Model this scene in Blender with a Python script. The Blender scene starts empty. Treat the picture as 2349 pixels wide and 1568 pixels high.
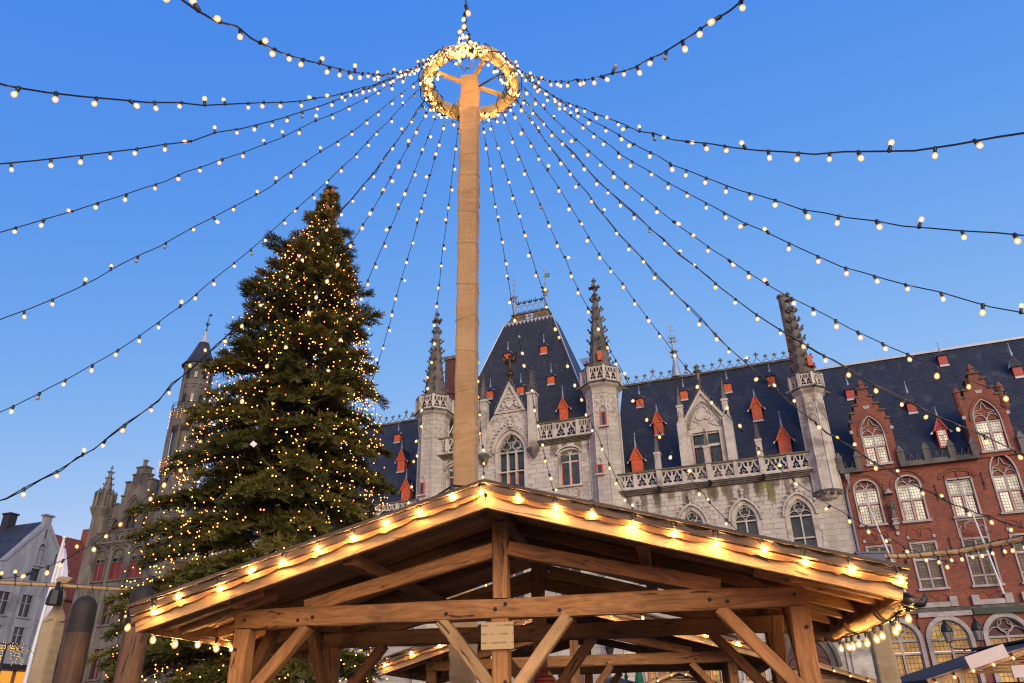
import bpy, math, random
import numpy as np
from mathutils import Vector, Matrix, geometry

random.seed(11); rng = np.random.default_rng(11)
D = bpy.data; SC = bpy.context.scene; COL = SC.collection
PI = math.pi; R_ = math.radians

# ------------------------------------------------------------------ camera
cam = D.cameras.new('camera'); cam_o = D.objects.new('camera', cam); COL.objects.link(cam_o); SC.camera = cam_o
cam.sensor_width = 36; cam.lens = 1750 / 2349 * 36; cam.clip_start = .05; cam.clip_end = 3000
cam_o.matrix_world = Matrix.Translation((0, 0, 1.3)) @ Matrix.Rotation(R_(90 + 26.7), 4, 'X') @ Matrix.Rotation(R_(-1.03), 4, 'Z')
# ------------------------------------------------------------------ dusk sky
w = D.worlds.new('World'); SC.world = w; w.use_nodes = True; nt = w.node_tree
sky = nt.nodes.new('ShaderNodeTexSky'); sky.sky_type = 'NISHITA'; sky.sun_disc = False
sky.sun_elevation = R_(15); sky.sun_rotation = R_(200); sky.ozone_density = 6; sky.dust_density = 0; sky.air_density = 1
sep = nt.nodes.new('ShaderNodeSeparateColor'); comb = nt.nodes.new('ShaderNodeCombineColor')
nt.links.new(sky.outputs[0], sep.inputs[0])
for i, (p, k) in enumerate(((1.38, .40), (.68, .312), (.09, .77))):      # white balance and contrast of the photograph
    a = nt.nodes.new('ShaderNodeMath'); a.operation = 'POWER'; a.inputs[1].default_value = p
    b = nt.nodes.new('ShaderNodeMath'); b.operation = 'MULTIPLY'; b.inputs[1].default_value = k / .12
    nt.links.new(sep.outputs[i], a.inputs[0]); nt.links.new(a.outputs[0], b.inputs[0]); nt.links.new(b.outputs[0], comb.inputs[i])
bg = nt.nodes['Background']; bg.inputs[1].default_value = .12
nt.links.new(comb.outputs[0], bg.inputs[0])
# ------------------------------------------------------------------ last glow of the sun, behind the camera
sun = D.lights.new('sun', 'SUN'); sun.energy = 3.6; sun.angle = R_(42); sun.color = (1, .835, .615)
sun_o = D.objects.new('sun', sun); COL.objects.link(sun_o); sun_o.rotation_euler = (R_(75), 0, R_(20))
SC.view_settings.view_transform = 'Standard'; SC.view_settings.look = 'None'; SC.view_settings.exposure = 0; SC.view_settings.gamma = 1
SC.cycles.use_denoising = True; SC.cycles.max_bounces = 5; SC.cycles.diffuse_bounces = 2; SC.cycles.glossy_bounces = 2
SC.cycles.sample_clamp_indirect = 4; SC.cycles.filter_width = 1.2

# ================================================================== helpers
class MB:
    def __init__(s): s.v = []; s.f = []; s.m = []; s.M = None
    def add(s, vs, fs, mi=0):
        o = len(s.v)
        s.v += [tuple(s.M @ Vector(p)) for p in vs] if s.M is not None else [tuple(p) for p in vs]
        s.f += [tuple(i + o for i in f) for f in fs]; s.m += [mi] * len(fs)
    def box(s, x0, x1, y0, y1, z0, z1, mi=0):
        s.add([(x, y, z) for x in (x0, x1) for y in (y0, y1) for z in (z0, z1)],
              [(0, 1, 3, 2), (4, 6, 7, 5), (0, 4, 5, 1), (2, 3, 7, 6), (0, 2, 6, 4), (1, 5, 7, 3)], mi)
    def taper(s, x, y, w0, d0, w1, d1, z0, z1, mi=0):
        vs = [(x + a * w / 2, y + b * d / 2, z) for (w, d, z) in ((w0, d0, z0), (w1, d1, z1)) for a, b in ((-1, -1), (1, -1), (1, 1), (-1, 1))]
        s.add(vs, [(0, 1, 2, 3), (4, 5, 6, 7)] + [(i, (i + 1) % 4, 4 + (i + 1) % 4, 4 + i) for i in range(4)], mi)
    def prism(s, poly, y0, y1, holes=(), mi=0, back=True):       # polygon in x-z with holes, front at y0
        loops = [list(poly)] + [list(h) for h in holes]
        flat = [p for l in loops for p in l]; n = len(flat)
        tris = geometry.tessellate_polygon([[Vector((p[0], p[1], 0)) for p in l] for l in loops])
        vs = [(p[0], y0, p[1]) for p in flat] + [(p[0], y1, p[1]) for p in flat]
        fs = [tuple(t) for t in tris]
        if back: fs += [tuple(i + n for i in t) for t in tris]
        o = 0
        for l in loops:
            k = len(l); fs += [(o + i, o + (i + 1) % k, n + o + (i + 1) % k, n + o + i) for i in range(k)]; o += k
        s.add(vs, fs, mi)
    def ring(s, A, B, y0, y1, mi=0, closed=False):               # strip between two polylines of equal length
        n = len(A); vs = [(p[0], y, p[1]) for y in (y0, y1) for P in (A, B) for p in P]
        e = [(i, (i + 1) % n) for i in range(n if closed else n - 1)]; fs = []
        for i, j in e: fs += [(i, j, n + j, n + i), (2 * n + i, 2 * n + j, j, i), (n + i, n + j, 3 * n + j, 3 * n + i)]
        if not closed: fs += [(0, n, 3 * n, 2 * n), (n - 1, 2 * n - 1, 4 * n - 1, 3 * n - 1)]
        s.add(vs, fs, mi)
    def lathe(s, prof, n=12, cx=0, cy=0, mi=0, ph=0., a=2 * PI):
        full = abs(a - 2 * PI) < 1e-6; m = n if full else n + 1
        vs = [(cx + r * math.cos(ph + a * i / n), cy + r * math.sin(ph + a * i / n), z) for r, z in prof for i in range(m)]
        fs = [(j * m + i, j * m + (i + 1) % m, (j + 1) * m + (i + 1) % m, (j + 1) * m + i) for j in range(len(prof) - 1) for i in range(m if full else n)]
        if full: fs += [tuple(range(m)), tuple((len(prof) - 1) * m + i for i in range(m))]
        s.add(vs, fs, mi)
    def tube(s, pts, r, n=6, mi=0, closed=False, cap=True):
        P = [Vector(p) for p in pts]; k = len(P); rr = r if hasattr(r, '__len__') else [r] * k
        vs = []; up = None
        for i in range(k):
            t = (P[(i + 1) % k] - P[i - 1]) if closed else (P[min(i + 1, k - 1)] - P[max(i - 1, 0)])
            t = t.normalized() if t.length > 1e-9 else Vector((0, 0, 1))
            if up is None: up = t.orthogonal().normalized()
            u = up - t * up.dot(t); u = u.normalized() if u.length > 1e-6 else t.orthogonal().normalized(); up = u; b = t.cross(u)
            vs += [tuple(P[i] + (u * math.cos(2 * PI * j / n) + b * math.sin(2 * PI * j / n)) * rr[i]) for j in range(n)]
        fs = [(i * n + j, i * n + (j + 1) % n, ((i + 1) % k) * n + (j + 1) % n, ((i + 1) % k) * n + j) for i in range(k if closed else k - 1) for j in range(n)]
        if cap and not closed: fs += [tuple(range(n)), tuple((k - 1) * n + j for j in range(n))]
        s.add(vs, fs, mi)
    def ball(s, c, r, n=8, mi=0, sz=1., sx=1., sy=1.):
        h = n // 2 + 1; vs = [(c[0], c[1], c[2] - r * sz)]
        for i in range(1, h):
            t = PI * i / h
            vs += [(c[0] + sx * r * math.sin(t) * math.cos(2 * PI * j / n), c[1] + sy * r * math.sin(t) * math.sin(2 * PI * j / n), c[2] - sz * r * math.cos(t)) for j in range(n)]
        vs.append((c[0], c[1], c[2] + r * sz)); L = len(vs) - 1
        fs = [(0, 1 + (j + 1) % n, 1 + j) for j in range(n)] + [(L, L - n + j, L - n + (j + 1) % n) for j in range(n)]
        fs += [(1 + i * n + j, 1 + i * n + (j + 1) % n, 1 + (i + 1) * n + (j + 1) % n, 1 + (i + 1) * n + j) for i in range(h - 2) for j in range(n)]
        s.add(vs, fs, mi)
    def mesh(s, name, mats, smooth=False):
        me = D.meshes.new(name); me.from_pydata(s.v, [], s.f)
        for m in (mats if isinstance(mats, (list, tuple)) else [mats]): me.materials.append(m)
        me.polygons.foreach_set('material_index', s.m)
        if smooth: me.polygons.foreach_set('use_smooth', [True] * len(s.f))
        me.update(); return me
    def obj(s, name, mats, parent=None, smooth=False, M=None): return place(name, s.mesh(name, mats, smooth), parent, M)

def place(name, me, parent=None, M=None):
    o = D.objects.new(name, me); COL.objects.link(o)
    if parent is not None: o.parent = parent
    if M is not None: o.matrix_local = M
    return o
def tag(o, label, cat, group=None, kind=None):
    if label: o['label'] = label
    if cat: o['category'] = cat
    if group: o['group'] = group
    if kind: o['kind'] = kind
    return o
def thing(name, label, cat, loc=(0, 0, 0), rz=0., group=None):
    o = D.objects.new(name, None); COL.objects.link(o); o.location = loc; o.rotation_euler = (0, 0, rz); o.empty_display_size = .2
    return tag(o, label, cat, group)
def T(x, y, z): return Matrix.Translation((x, y, z))
def RZ(a): return Matrix.Rotation(a, 4, 'Z')
def lerp(a, b, t): return a + (b - a) * t
def smoothed(name):
    return name

# ================================================================== materials
def newmat(name):
    m = D.materials.new(name); m.use_nodes = True; nt = m.node_tree; nt.nodes.clear()
    out = nt.nodes.new('ShaderNodeOutputMaterial'); b = nt.nodes.new('ShaderNodeBsdfPrincipled'); nt.links.new(b.outputs[0], out.inputs[0])
    return m, nt, b
class NT:
    def __init__(s, nt): s.nt = nt
    def n(s, t, **kw):
        o = s.nt.nodes.new('ShaderNode' + t)
        for k, v in kw.items():
            if k.startswith('i_'):
                key = k[2:]; key = int(key) if key.isdigit() else key.replace('_', ' ')
                if hasattr(v, 'bl_idname') or isinstance(v, bpy.types.NodeSocket): s.nt.links.new(v, o.inputs[key])
                else: o.inputs[key].default_value = v
            else: setattr(o, k, v)
        return o
    def l(s, a, b): s.nt.links.new(a, b)
    def coord(s, sc=(1, 1, 1), loc=(0, 0, 0), rnd=False):
        c = s.n('TexCoord').outputs['Object']
        if rnd:
            oi = s.n('ObjectInfo').outputs['Random']
            v = s.n('VectorMath', operation='SCALE', i_0=(37., 91., 53.), i_Scale=oi); c = s.n('VectorMath', operation='ADD', i_0=c, i_1=v.outputs[0]).outputs[0]
        return s.n('Mapping', i_Vector=c, i_Scale=sc, i_Location=loc).outputs[0]
    def noise(s, vec, scale, det=4, rough=.6): return s.n('TexNoise', i_Vector=vec, i_Scale=scale, i_Detail=det, i_Roughness=rough).outputs[0]
    def ramp(s, fac, stops):
        r = s.n('ValToRGB', i_0=fac); e = r.color_ramp.elements
        while len(e) < len(stops): e.new(.5)
        for x, (p, c) in zip(e, stops): x.position = p; x.color = (*c, 1)
        return r.outputs[0]
    def mix(s, f, a, b, mode='MIX'):
        o = s.nt.nodes.new('ShaderNodeMix'); o.data_type = 'RGBA'; o.blend_type = mode
        for sock, v in ((o.inputs[0], f), (o.inputs[6], a), (o.inputs[7], b)):
            if isinstance(v, bpy.types.NodeSocket): s.nt.links.new(v, sock)
            else: sock.default_value = v if isinstance(v, float) else (*v, 1) if len(v) == 3 else v
        return o.outputs[2]
    def bump(s, bsdf, h, st=.4, dist=.02):
        b = s.n('Bump', i_Height=h, i_Strength=st, i_Distance=dist); s.l(b.outputs[0], bsdf.inputs['Normal'])
    def xz(s, sc=1.):                        # object x,z as a flat pattern plane
        c = s.n('SeparateXYZ', i_0=s.n('TexCoord').outputs['Object'])
        return s.n('CombineXYZ', i_0=c.outputs[0], i_1=c.outputs[2]).outputs[0]
def grainy(name, c0, c1, scale=1.2, rough=.85, bump=.4, dist=.03, rnd=0., c2=None, streak=False):
    m, nt, b = newmat(name); N = NT(nt); v = N.coord((1, 1, 1))
    n1 = N.noise(N.coord((1.6, 1.6, .35)) if streak else v, scale, 6); n2 = N.noise(v, scale * 9, 4)
    col = N.ramp(n1, [(.34, c0), (.66, c1)])
    if c2: col = N.mix(N.ramp(N.noise(v, scale * .45, 5), [(.52, (0, 0, 0)), (.66, (1, 1, 1))]), col, c2)
    col = N.mix(.35, col, N.ramp(n2, [(.3, (.3, .3, .3)), (.7, (1, 1, 1))]), 'MULTIPLY')
    if rnd:
        oi = N.n('ObjectInfo').outputs['Random']; at = N.n('Attribute', attribute_name='rnd').outputs['Fac']
        k = N.n('MapRange', i_Value=N.n('Math', operation='FRACT', i_0=N.n('Math', operation='ADD', i_0=oi, i_1=at).outputs[0]).outputs[0], i_To_Min=1 - rnd, i_To_Max=1 + rnd * .4)
        col = N.mix(1., col, k.outputs[0], 'MULTIPLY')
    N.l(col, b.inputs['Base Color']); b.inputs['Roughness'].default_value = rough
    if bump: N.bump(b, N.mix(.5, n1, n2), bump, dist)
    return m
def coursed(name, c0, c1, mortar, bw, bh, rough=.85, bump=.5, msz=.012, stain=None, squash=1., slope=1.):
    m, nt, b = newmat(name); N = NT(nt); v = N.coord()
    uv = N.n('Mapping', i_Vector=N.xz(), i_Scale=(1, slope, 1)).outputs[0]
    br = N.n('TexBrick', i_Vector=uv, i_Color1=(*c0, 1), i_Color2=(*c1, 1), i_Mortar=(*mortar, 1), i_Scale=1., i_Mortar_Size=msz, i_Brick_Width=bw, i_Row_Height=bh, i_Bias=0.)
    big = N.noise(v, .5, 6); col = N.mix(.55, br.outputs[0], N.ramp(big, [(.3, (.38, .36, .34)), (.72, (1, 1, 1))]), 'MULTIPLY')
    fine = N.noise(v, 14, 3); col = N.mix(.3, col, N.ramp(fine, [(.3, (.45, .45, .45)), (.7, (1, 1, 1))]), 'MULTIPLY')
    if stain: col = N.mix(N.ramp(N.noise(N.coord((1.3, 1.3, .16)), 1.1, 4), [(.56, (0, 0, 0)), (.74, (.75, .75, .75))]), col, stain)
    N.l(col, b.inputs['Base Color']); b.inputs['Roughness'].default_value = rough
    N.bump(b, N.mix(.7, fine, N.n('Math', operation='SUBTRACT', i_0=1., i_1=br.outputs[1]).outputs[0]), bump, .02)
    return m
def plain(name, c, rough=.6, metal=0., var=.25, sc=6., bump=.0):
    m, nt, b = newmat(name); N = NT(nt); n = N.noise(N.coord(), sc, 4)
    N.l(N.mix(1., (*c, 1), N.ramp(n, [(.3, (1 - var,) * 3), (.7, (1, 1, 1))]), 'MULTIPLY'), b.inputs['Base Color'])
    b.inputs['Roughness'].default_value = rough; b.inputs['Metallic'].default_value = metal
    if bump: N.bump(b, n, bump, .01)
    return m
def wood(name, c0, c1, c2, sc=1., rough=.75):
    m, nt, b = newmat(name); N = NT(nt); v = N.coord((1, 1, 1), rnd=True)
    warp = N.n('VectorMath', operation='MULTIPLY_ADD', i_0=N.n('TexNoise', i_Vector=v, i_Scale=1.2 * sc, i_Detail=2).outputs[1], i_1=(.25, .25, .25), i_2=v).outputs[0]
    g = N.noise(N.n('Mapping', i_Vector=warp, i_Scale=(.9, 17, 17)).outputs[0], 2.2 * sc, 5, .65)
    kn = N.n('TexVoronoi', i_Vector=N.n('Mapping', i_Vector=warp, i_Scale=(1.5, 4.2, 4.2)).outputs[0], i_Scale=1.05 * sc).outputs[0]
    col = N.ramp(g, [(.25, c0), (.5, c1), (.75, c2)])
    col = N.mix(N.ramp(kn, [(.055, (.85, .85, .85)), (.11, (0, 0, 0))]), col, tuple(x * .22 for x in c0))
    ck = N.noise(N.n('Mapping', i_Vector=warp, i_Scale=(.55, 26, 26), i_Location=(3, 7, 5)).outputs[0], 1.3 * sc, 2, .5); cr = N.ramp(ck, [(.665, (0, 0, 0)), (.69, (.9, .9, .9))]); col = N.mix(cr, col, tuple(x * .15 for x in c0))
    big = N.noise(v, 1.1, 4); col = N.mix(.75, col, N.ramp(big, [(.32, (.33, .30, .28)), (.62, (1, 1, 1))]), 'MULTIPLY')
    oi = N.n('ObjectInfo').outputs['Random']; col = N.mix(1., col, N.n('MapRange', i_Value=oi, i_To_Min=.72, i_To_Max=1.12).outputs[0], 'MULTIPLY')
    N.l(col, b.inputs['Base Color']); b.inputs['Roughness'].default_value = rough
    N.bump(b, g, .5, .006)
    return m
def glow(name, c, st, sampled=True):
    m = D.materials.new(name); m.use_nodes = True; nt = m.node_tree; nt.nodes.clear()
    out = nt.nodes.new('ShaderNodeOutputMaterial'); e = nt.nodes.new('ShaderNodeEmission'); e.inputs[0].default_value = (*c, 1); e.inputs[1].default_value = st
    nt.links.new(e.outputs[0], out.inputs[0])
    if not sampled: m.cycles.emission_sampling = 'NONE'
    return m
def frosted(name, c, st, clear):
    m = D.materials.new(name); m.use_nodes = True; nt = m.node_tree; nt.nodes.clear()
    out = nt.nodes.new('ShaderNodeOutputMaterial'); e = nt.nodes.new('ShaderNodeEmission'); e.inputs[0].default_value = (*c, 1); e.inputs[1].default_value = st
    t = nt.nodes.new('ShaderNodeBsdfTransparent'); x = nt.nodes.new('ShaderNodeMixShader'); x.inputs[0].default_value = 1 - clear
    nt.links.new(t.outputs[0], x.inputs[1]); nt.links.new(e.outputs[0], x.inputs[2]); nt.links.new(x.outputs[0], out.inputs[0]); m.cycles.emission_sampling = 'NONE'
    return m
def leaded(name, glass, lead, gw, gh, lit=None, st=0., msz=.012, rough=.12, tone=.5):
    m, nt, b = newmat(name); N = NT(nt)
    br = N.n('TexBrick', i_Vector=N.xz(), i_Color1=(1, 1, 1, 1), i_Color2=(tone,) * 3 + (1,), i_Mortar=(0, 0, 0, 1), i_Scale=1., i_Mortar_Size=msz, i_Brick_Width=gw, i_Row_Height=gh, i_Bias=0., offset=0.)
    nz = N.noise(N.coord(), 2.2, 4)
    N.l(N.mix(br.outputs[1], N.mix(N.ramp(nz, [(.35, (0, 0, 0)), (.65, (1, 1, 1))]), tuple(x * .5 for x in glass), glass), lead), b.inputs['Base Color'])
    b.inputs['Roughness'].default_value = rough; b.inputs['Specular IOR Level'].default_value = .6
    N.bump(b, N.noise(N.coord(), 7., 2), .12, .02)
    if lit:
        e = N.mix(1., N.mix(1., br.outputs[0], N.ramp(nz, [(.3, (.55, .5, .42)), (.6, (1, 1, 1))]), 'MULTIPLY'), lit, 'MULTIPLY')
        oi = N.n('MapRange', i_Value=N.n('ObjectInfo').outputs['Random'], i_To_Min=.5, i_To_Max=1.2).outputs[0]; e = N.mix(1., e, oi, 'MULTIPLY'); N.l(e, b.inputs['Emission Color']); b.inputs['Emission Strength'].default_value = st; m.cycles.emission_sampling = 'NONE'
    return m

M_stone = coursed('pale_limestone', (.53, .485, .405), (.46, .42, .35), (.27, .235, .19), .75, .34, stain=(.27, .235, .19), bump=.35)
M_block = grainy('limestone_blocks', (.45, .41, .345), (.56, .515, .435), 1.4, bump=.35, rnd=.13, c2=(.38, .33, .265))
M_trim = grainy('carved_limestone', (.41, .37, .305), (.56, .515, .43), 1.8, bump=.5, c2=(.24, .205, .165))
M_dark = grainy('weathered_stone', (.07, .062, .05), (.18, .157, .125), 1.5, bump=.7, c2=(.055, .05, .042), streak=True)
M_grey = grainy('grey_gothic_stone', (.075, .068, .058), (.165, .148, .125), .9, bump=.6, c2=(.05, .046, .04), streak=True)
M_bluestone = grainy('bluestone_trim', (.30, .27, .245), (.46, .42, .385), 2., bump=.35)
M_moss = grainy('mossy_stone', (.06, .06, .03), (.15, .135, .09), 2., bump=.6)
def stain_mat(nm='green_alga_stain', ca=(.10, .10, .02), cb=(.24, .20, .06), mx_=.85):
    m, nt, b = newmat(nm); N = NT(nt); out = [n for n in nt.nodes if n.type == 'OUTPUT_MATERIAL'][0]
    n = N.noise(N.coord((2.6, 1, .8)), 1.5, 6, .7); g = N.n('TexCoord').outputs['Generated']; x = N.n('SeparateXYZ', i_0=g)
    e = N.n('Math', operation='MULTIPLY', i_0=N.n('MapRange', i_Value=N.n('Math', operation='PINGPONG', i_0=x.outputs[0], i_1=.5).outputs[0], i_From_Min=0., i_From_Max=.3).outputs[0], i_1=N.n('MapRange', i_Value=x.outputs[2], i_From_Min=.0, i_From_Max=.7).outputs[0]).outputs[0]
    f = N.ramp(N.n('Math', operation='MULTIPLY', i_0=n, i_1=e).outputs[0], [(.22, (0, 0, 0)), (.5, (mx_,) * 3)])
    N.l(N.ramp(n, [(.3, ca), (.7, cb)]), b.inputs['Base Color']); b.inputs['Roughness'].default_value = .9
    t = nt.nodes.new('ShaderNodeBsdfTransparent'); mx = nt.nodes.new('ShaderNodeMixShader'); N.l(f, mx.inputs[0]); N.l(t.outputs[0], mx.inputs[1]); N.l(b.outputs[0], mx.inputs[2]); N.l(mx.outputs[0], out.inputs[0])
    return m
M_alga = stain_mat(); M_soot = stain_mat('soot_streaks', (.08, .066, .05), (.18, .15, .115), .6)
M_slate = coursed('slate_roofing', (.042, .042, .047), (.024, .025, .029), (.007, .007, .009), .30, .16, rough=.55, bump=.8, msz=.012, stain=(.062, .062, .066), slope=1.18)
M_brick = coursed('red_brick', (.31, .070, .032), (.20, .043, .022), (.23, .14, .10), .24, .085, bump=.45, msz=.011, stain=(.10, .035, .022))
M_brickd = coursed('sooty_brick', (.13, .04, .026), (.08, .026, .018), (.07, .05, .04), .24, .085, bump=.45, msz=.011)
M_orange = plain('orange_paint', (.62, .115, .03), .55, var=.35, sc=5)
M_redpaint = plain('red_paint', (.42, .05, .03), .5, var=.3)
M_redframe = plain('dark_red_frame', (.15, .018, .018), .5)
M_lead = plain('pale_lead_sheet', (.42, .45, .50), .45, .3)
M_leadfin = plain('lead_finial', (.30, .34, .42), .5, .3)
M_iron = plain('black_iron', (.02, .02, .022), .5, .4)
M_gold = plain('old_gilding', (.42, .26, .06), .4, .6, var=.6, sc=9)
M_bronze = plain('dark_bronze', (.10, .065, .03), .5, .6, var=.6, sc=6)
M_glass = leaded('leaded_glass', (.028, .032, .034), (.012, .012, .012), .16, .2, msz=.012, lit=(.32, .32, .30), st=.07)
M_litpane = leaded('lamplit_leaded_glass', (.20, .18, .13), (.06, .045, .035), .14, .17, lit=(1, .86, .64), st=.98, msz=.011, tone=.85)
M_dimpane = leaded('dim_leaded_glass', (.10, .085, .05), (.02, .016, .012), .14, .17, lit=(.9, .66, .36), st=.09, msz=.011, tone=.25)
M_yellowpane = leaded('yellow_lit_glass', (.2, .15, .04), (.015, .012, .01), .2, .26, lit=(1, .60, .16), st=.46, msz=.012, tone=.72)
M_darkglass = leaded('dark_sash_glass', (.008, .008, .010), (.01, .01, .01), .6, .7, msz=.004)
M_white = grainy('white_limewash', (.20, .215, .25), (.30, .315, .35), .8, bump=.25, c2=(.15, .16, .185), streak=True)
M_whitepaint = plain('white_paint', (.62, .62, .62), .45, var=.12)
M_tile = coursed('red_clay_tiles', (.26, .055, .028), (.17, .034, .02), (.06, .015, .01), .22, .2, bump=.9)
M_green = plain('green_signboard', (.006, .03, .018), .5)
M_wood = wood('weathered_timber', (.15, .058, .016), (.36, .155, .046), (.51, .25, .085))
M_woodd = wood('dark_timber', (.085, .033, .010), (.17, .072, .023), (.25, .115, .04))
M_woodp = wood('pale_planed_board', (.36, .19, .07), (.52, .30, .125), (.63, .39, .18))
M_roofw = wood('roof_edge_timber', (.06, .035, .022), (.12, .07, .042), (.17, .105, .065))
M_trunkp = wood('brown_log_post', (.075, .033, .014), (.15, .072, .032), (.22, .115, .055), .8)
M_tar = wood('tarred_post_end', (.012, .008, .006), (.024, .016, .011), (.04, .028, .02), .6)
M_felt = plain('blue_roofing_felt', (.030, .031, .036), .9, var=.3, sc=4)
M_cable = plain('black_cable', (.008, .007, .007), .5)
M_socket = plain('black_socket', (.010, .009, .009), .45)
M_bulb = glow('warm_bulb', (1, .56, .19), 62.)
M_bulbr = glow('ring_bulb', (1, .56, .20), 1300.)
M_bulbs = glow('strong_warm_bulb', (1, .53, .17), 1700.)
M_shell = frosted('frosted_bulb_glass', (1, .47, .105), 1.9, .45)
M_fairy = glow('fairy_light', (1, .34, .055), 8.)
M_rope = grainy('wrapped_rope', (.36, .22, .10), (.50, .33, .16), 6, bump=.6)
M_paper = None

def cloth(name, c0, c1):
    m, nt, b = newmat(name); N = NT(nt); v = N.coord()
    wv = N.n('TexWave', i_Vector=v, i_Scale=46., i_Distortion=1.5, bands_direction='Z').outputs[1]; wx = N.n('TexWave', i_Vector=v, i_Scale=46., i_Distortion=1.5, bands_direction='X').outputs[1]
    n = N.noise(v, 2.2, 5); weave = N.mix(.5, wv, wx)
    col = N.mix(.3, N.ramp(n, [(.3, c0), (.7, c1)]), weave, 'MULTIPLY'); col = N.mix(.6, col, N.ramp(N.noise(N.coord((1.5, 1.5, .5)), 1.3, 5), [(.3, (.55, .5, .45)), (.65, (1, 1, 1))]), 'MULTIPLY'); N.l(col, b.inputs['Base Color']); b.inputs['Roughness'].default_value = .95
    b.inputs['Sheen Weight'].default_value = .25
    fold = N.noise(N.n('Mapping', i_Vector=v, i_Scale=(1.2, 1.2, 9.), i_Rotation=(.25, .3, 0)).outputs[0], 1.6, 6)
    N.bump(b, N.mix(.2, fold, weave), .9, .045)
    return m
M_cloth = cloth('burlap_cloth', (.66, .36, .125), (.82, .48, .19))
M_clothp = cloth('pale_burlap', (.60, .42, .21), (.74, .55, .30))

# ================================================================== ground
mb = MB(); mb.add([(-900, -900, 0), (900, -900, 0), (900, 900, 0), (-900, 900, 0)], [(0, 1, 2, 3)])
def ground_mat():
    m, nt, b = newmat('cobbled_square'); N = NT(nt); v = N.coord()
    vo = N.n('TexVoronoi', i_Vector=v, i_Scale=7., feature='DISTANCE_TO_EDGE').outputs[0]
    n = N.noise(v, 1.5, 5); col = N.mix(N.ramp(vo, [(.02, (1, 1, 1)), (.09, (0, 0, 0))]), N.ramp(n, [(.3, (.10, .095, .09)), (.7, (.18, .17, .16))]), (.04, .037, .034))
    N.l(col, b.inputs['Base Color']); b.inputs['Roughness'].default_value = .7; N.bump(b, vo, .6, .02); return m
tag(mb.obj('ground', ground_mat()), None, None, kind='structure')

# ================================================================== building kit (x along the front, y into the house, z up)
FX, FY, FA = 13.0, 47.0, R_(-20.82)             # front line of the palace row
SCAM, YCAM, HCAM = 4.55, 48.55, 1.3
def deep(s, h, y):                               # a point of the front seen in line, moved y metres back
    k = 1 + y / YCAM; return SCAM + (s - SCAM) * k, HCAM + (h - HCAM) * k
def arch(cx, w, zs, rise, kind='point', n=8):
    if kind == 'flat': return [(cx - w / 2, zs), (cx + w / 2, zs)]
    out = []
    if kind == 'point':
        r = (w * w / 4 + rise * rise) / w; c = r - w / 2
        L = [(-w / 2 + w / 2 * i / n) for i in range(n + 1)]; L = [-w / 2 + (w / 2) * (1 - math.cos(PI / 2 * i / n)) for i in range(n + 1)]
        left = [(x, math.sqrt(max(0, r * r - (x - c) ** 2))) for x in L]
        out = left + [(-x, z) for x, z in reversed(left[:-1])]
    else:
        out = [(-w / 2 * math.cos(PI * i / (2 * n)), rise * math.sin(PI * i / (2 * n))) for i in range(2 * n + 1)]
    return [(cx + x, zs + z) for x, z in out]
def opening(cx, w, z0, zs, rise, kind): return [(cx - w / 2, z0)] + arch(cx, w, zs, rise, kind) + [(cx + w / 2, z0)]
def circle(cx, cz, r, n=12, ph=0.): return [(cx + r * math.cos(ph + 2 * PI * i / n), cz + r * math.sin(ph + 2 * PI * i / n)) for i in range(n)]
def foil(cx, cz, r, k=3, ph=PI / 2, n=5):        # trefoil / quatrefoil outline
    o = []; d = r * .5; q = r * .52
    for j in range(k):
        a = ph + 2 * PI * j / k; sp = PI * .62
        o += [(cx + d * math.cos(a) + q * math.cos(a + sp * (2 * i / n - 1)), cz + d * math.sin(a) + q * math.sin(a + sp * (2 * i / n - 1))) for i in range(n + 1)]
    return o
def bar(mb, pts, r, y, mi=0, n=4): mb.tube([(p[0], y, p[1]) for p in pts], r, n, mi)
class Win: pass
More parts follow.
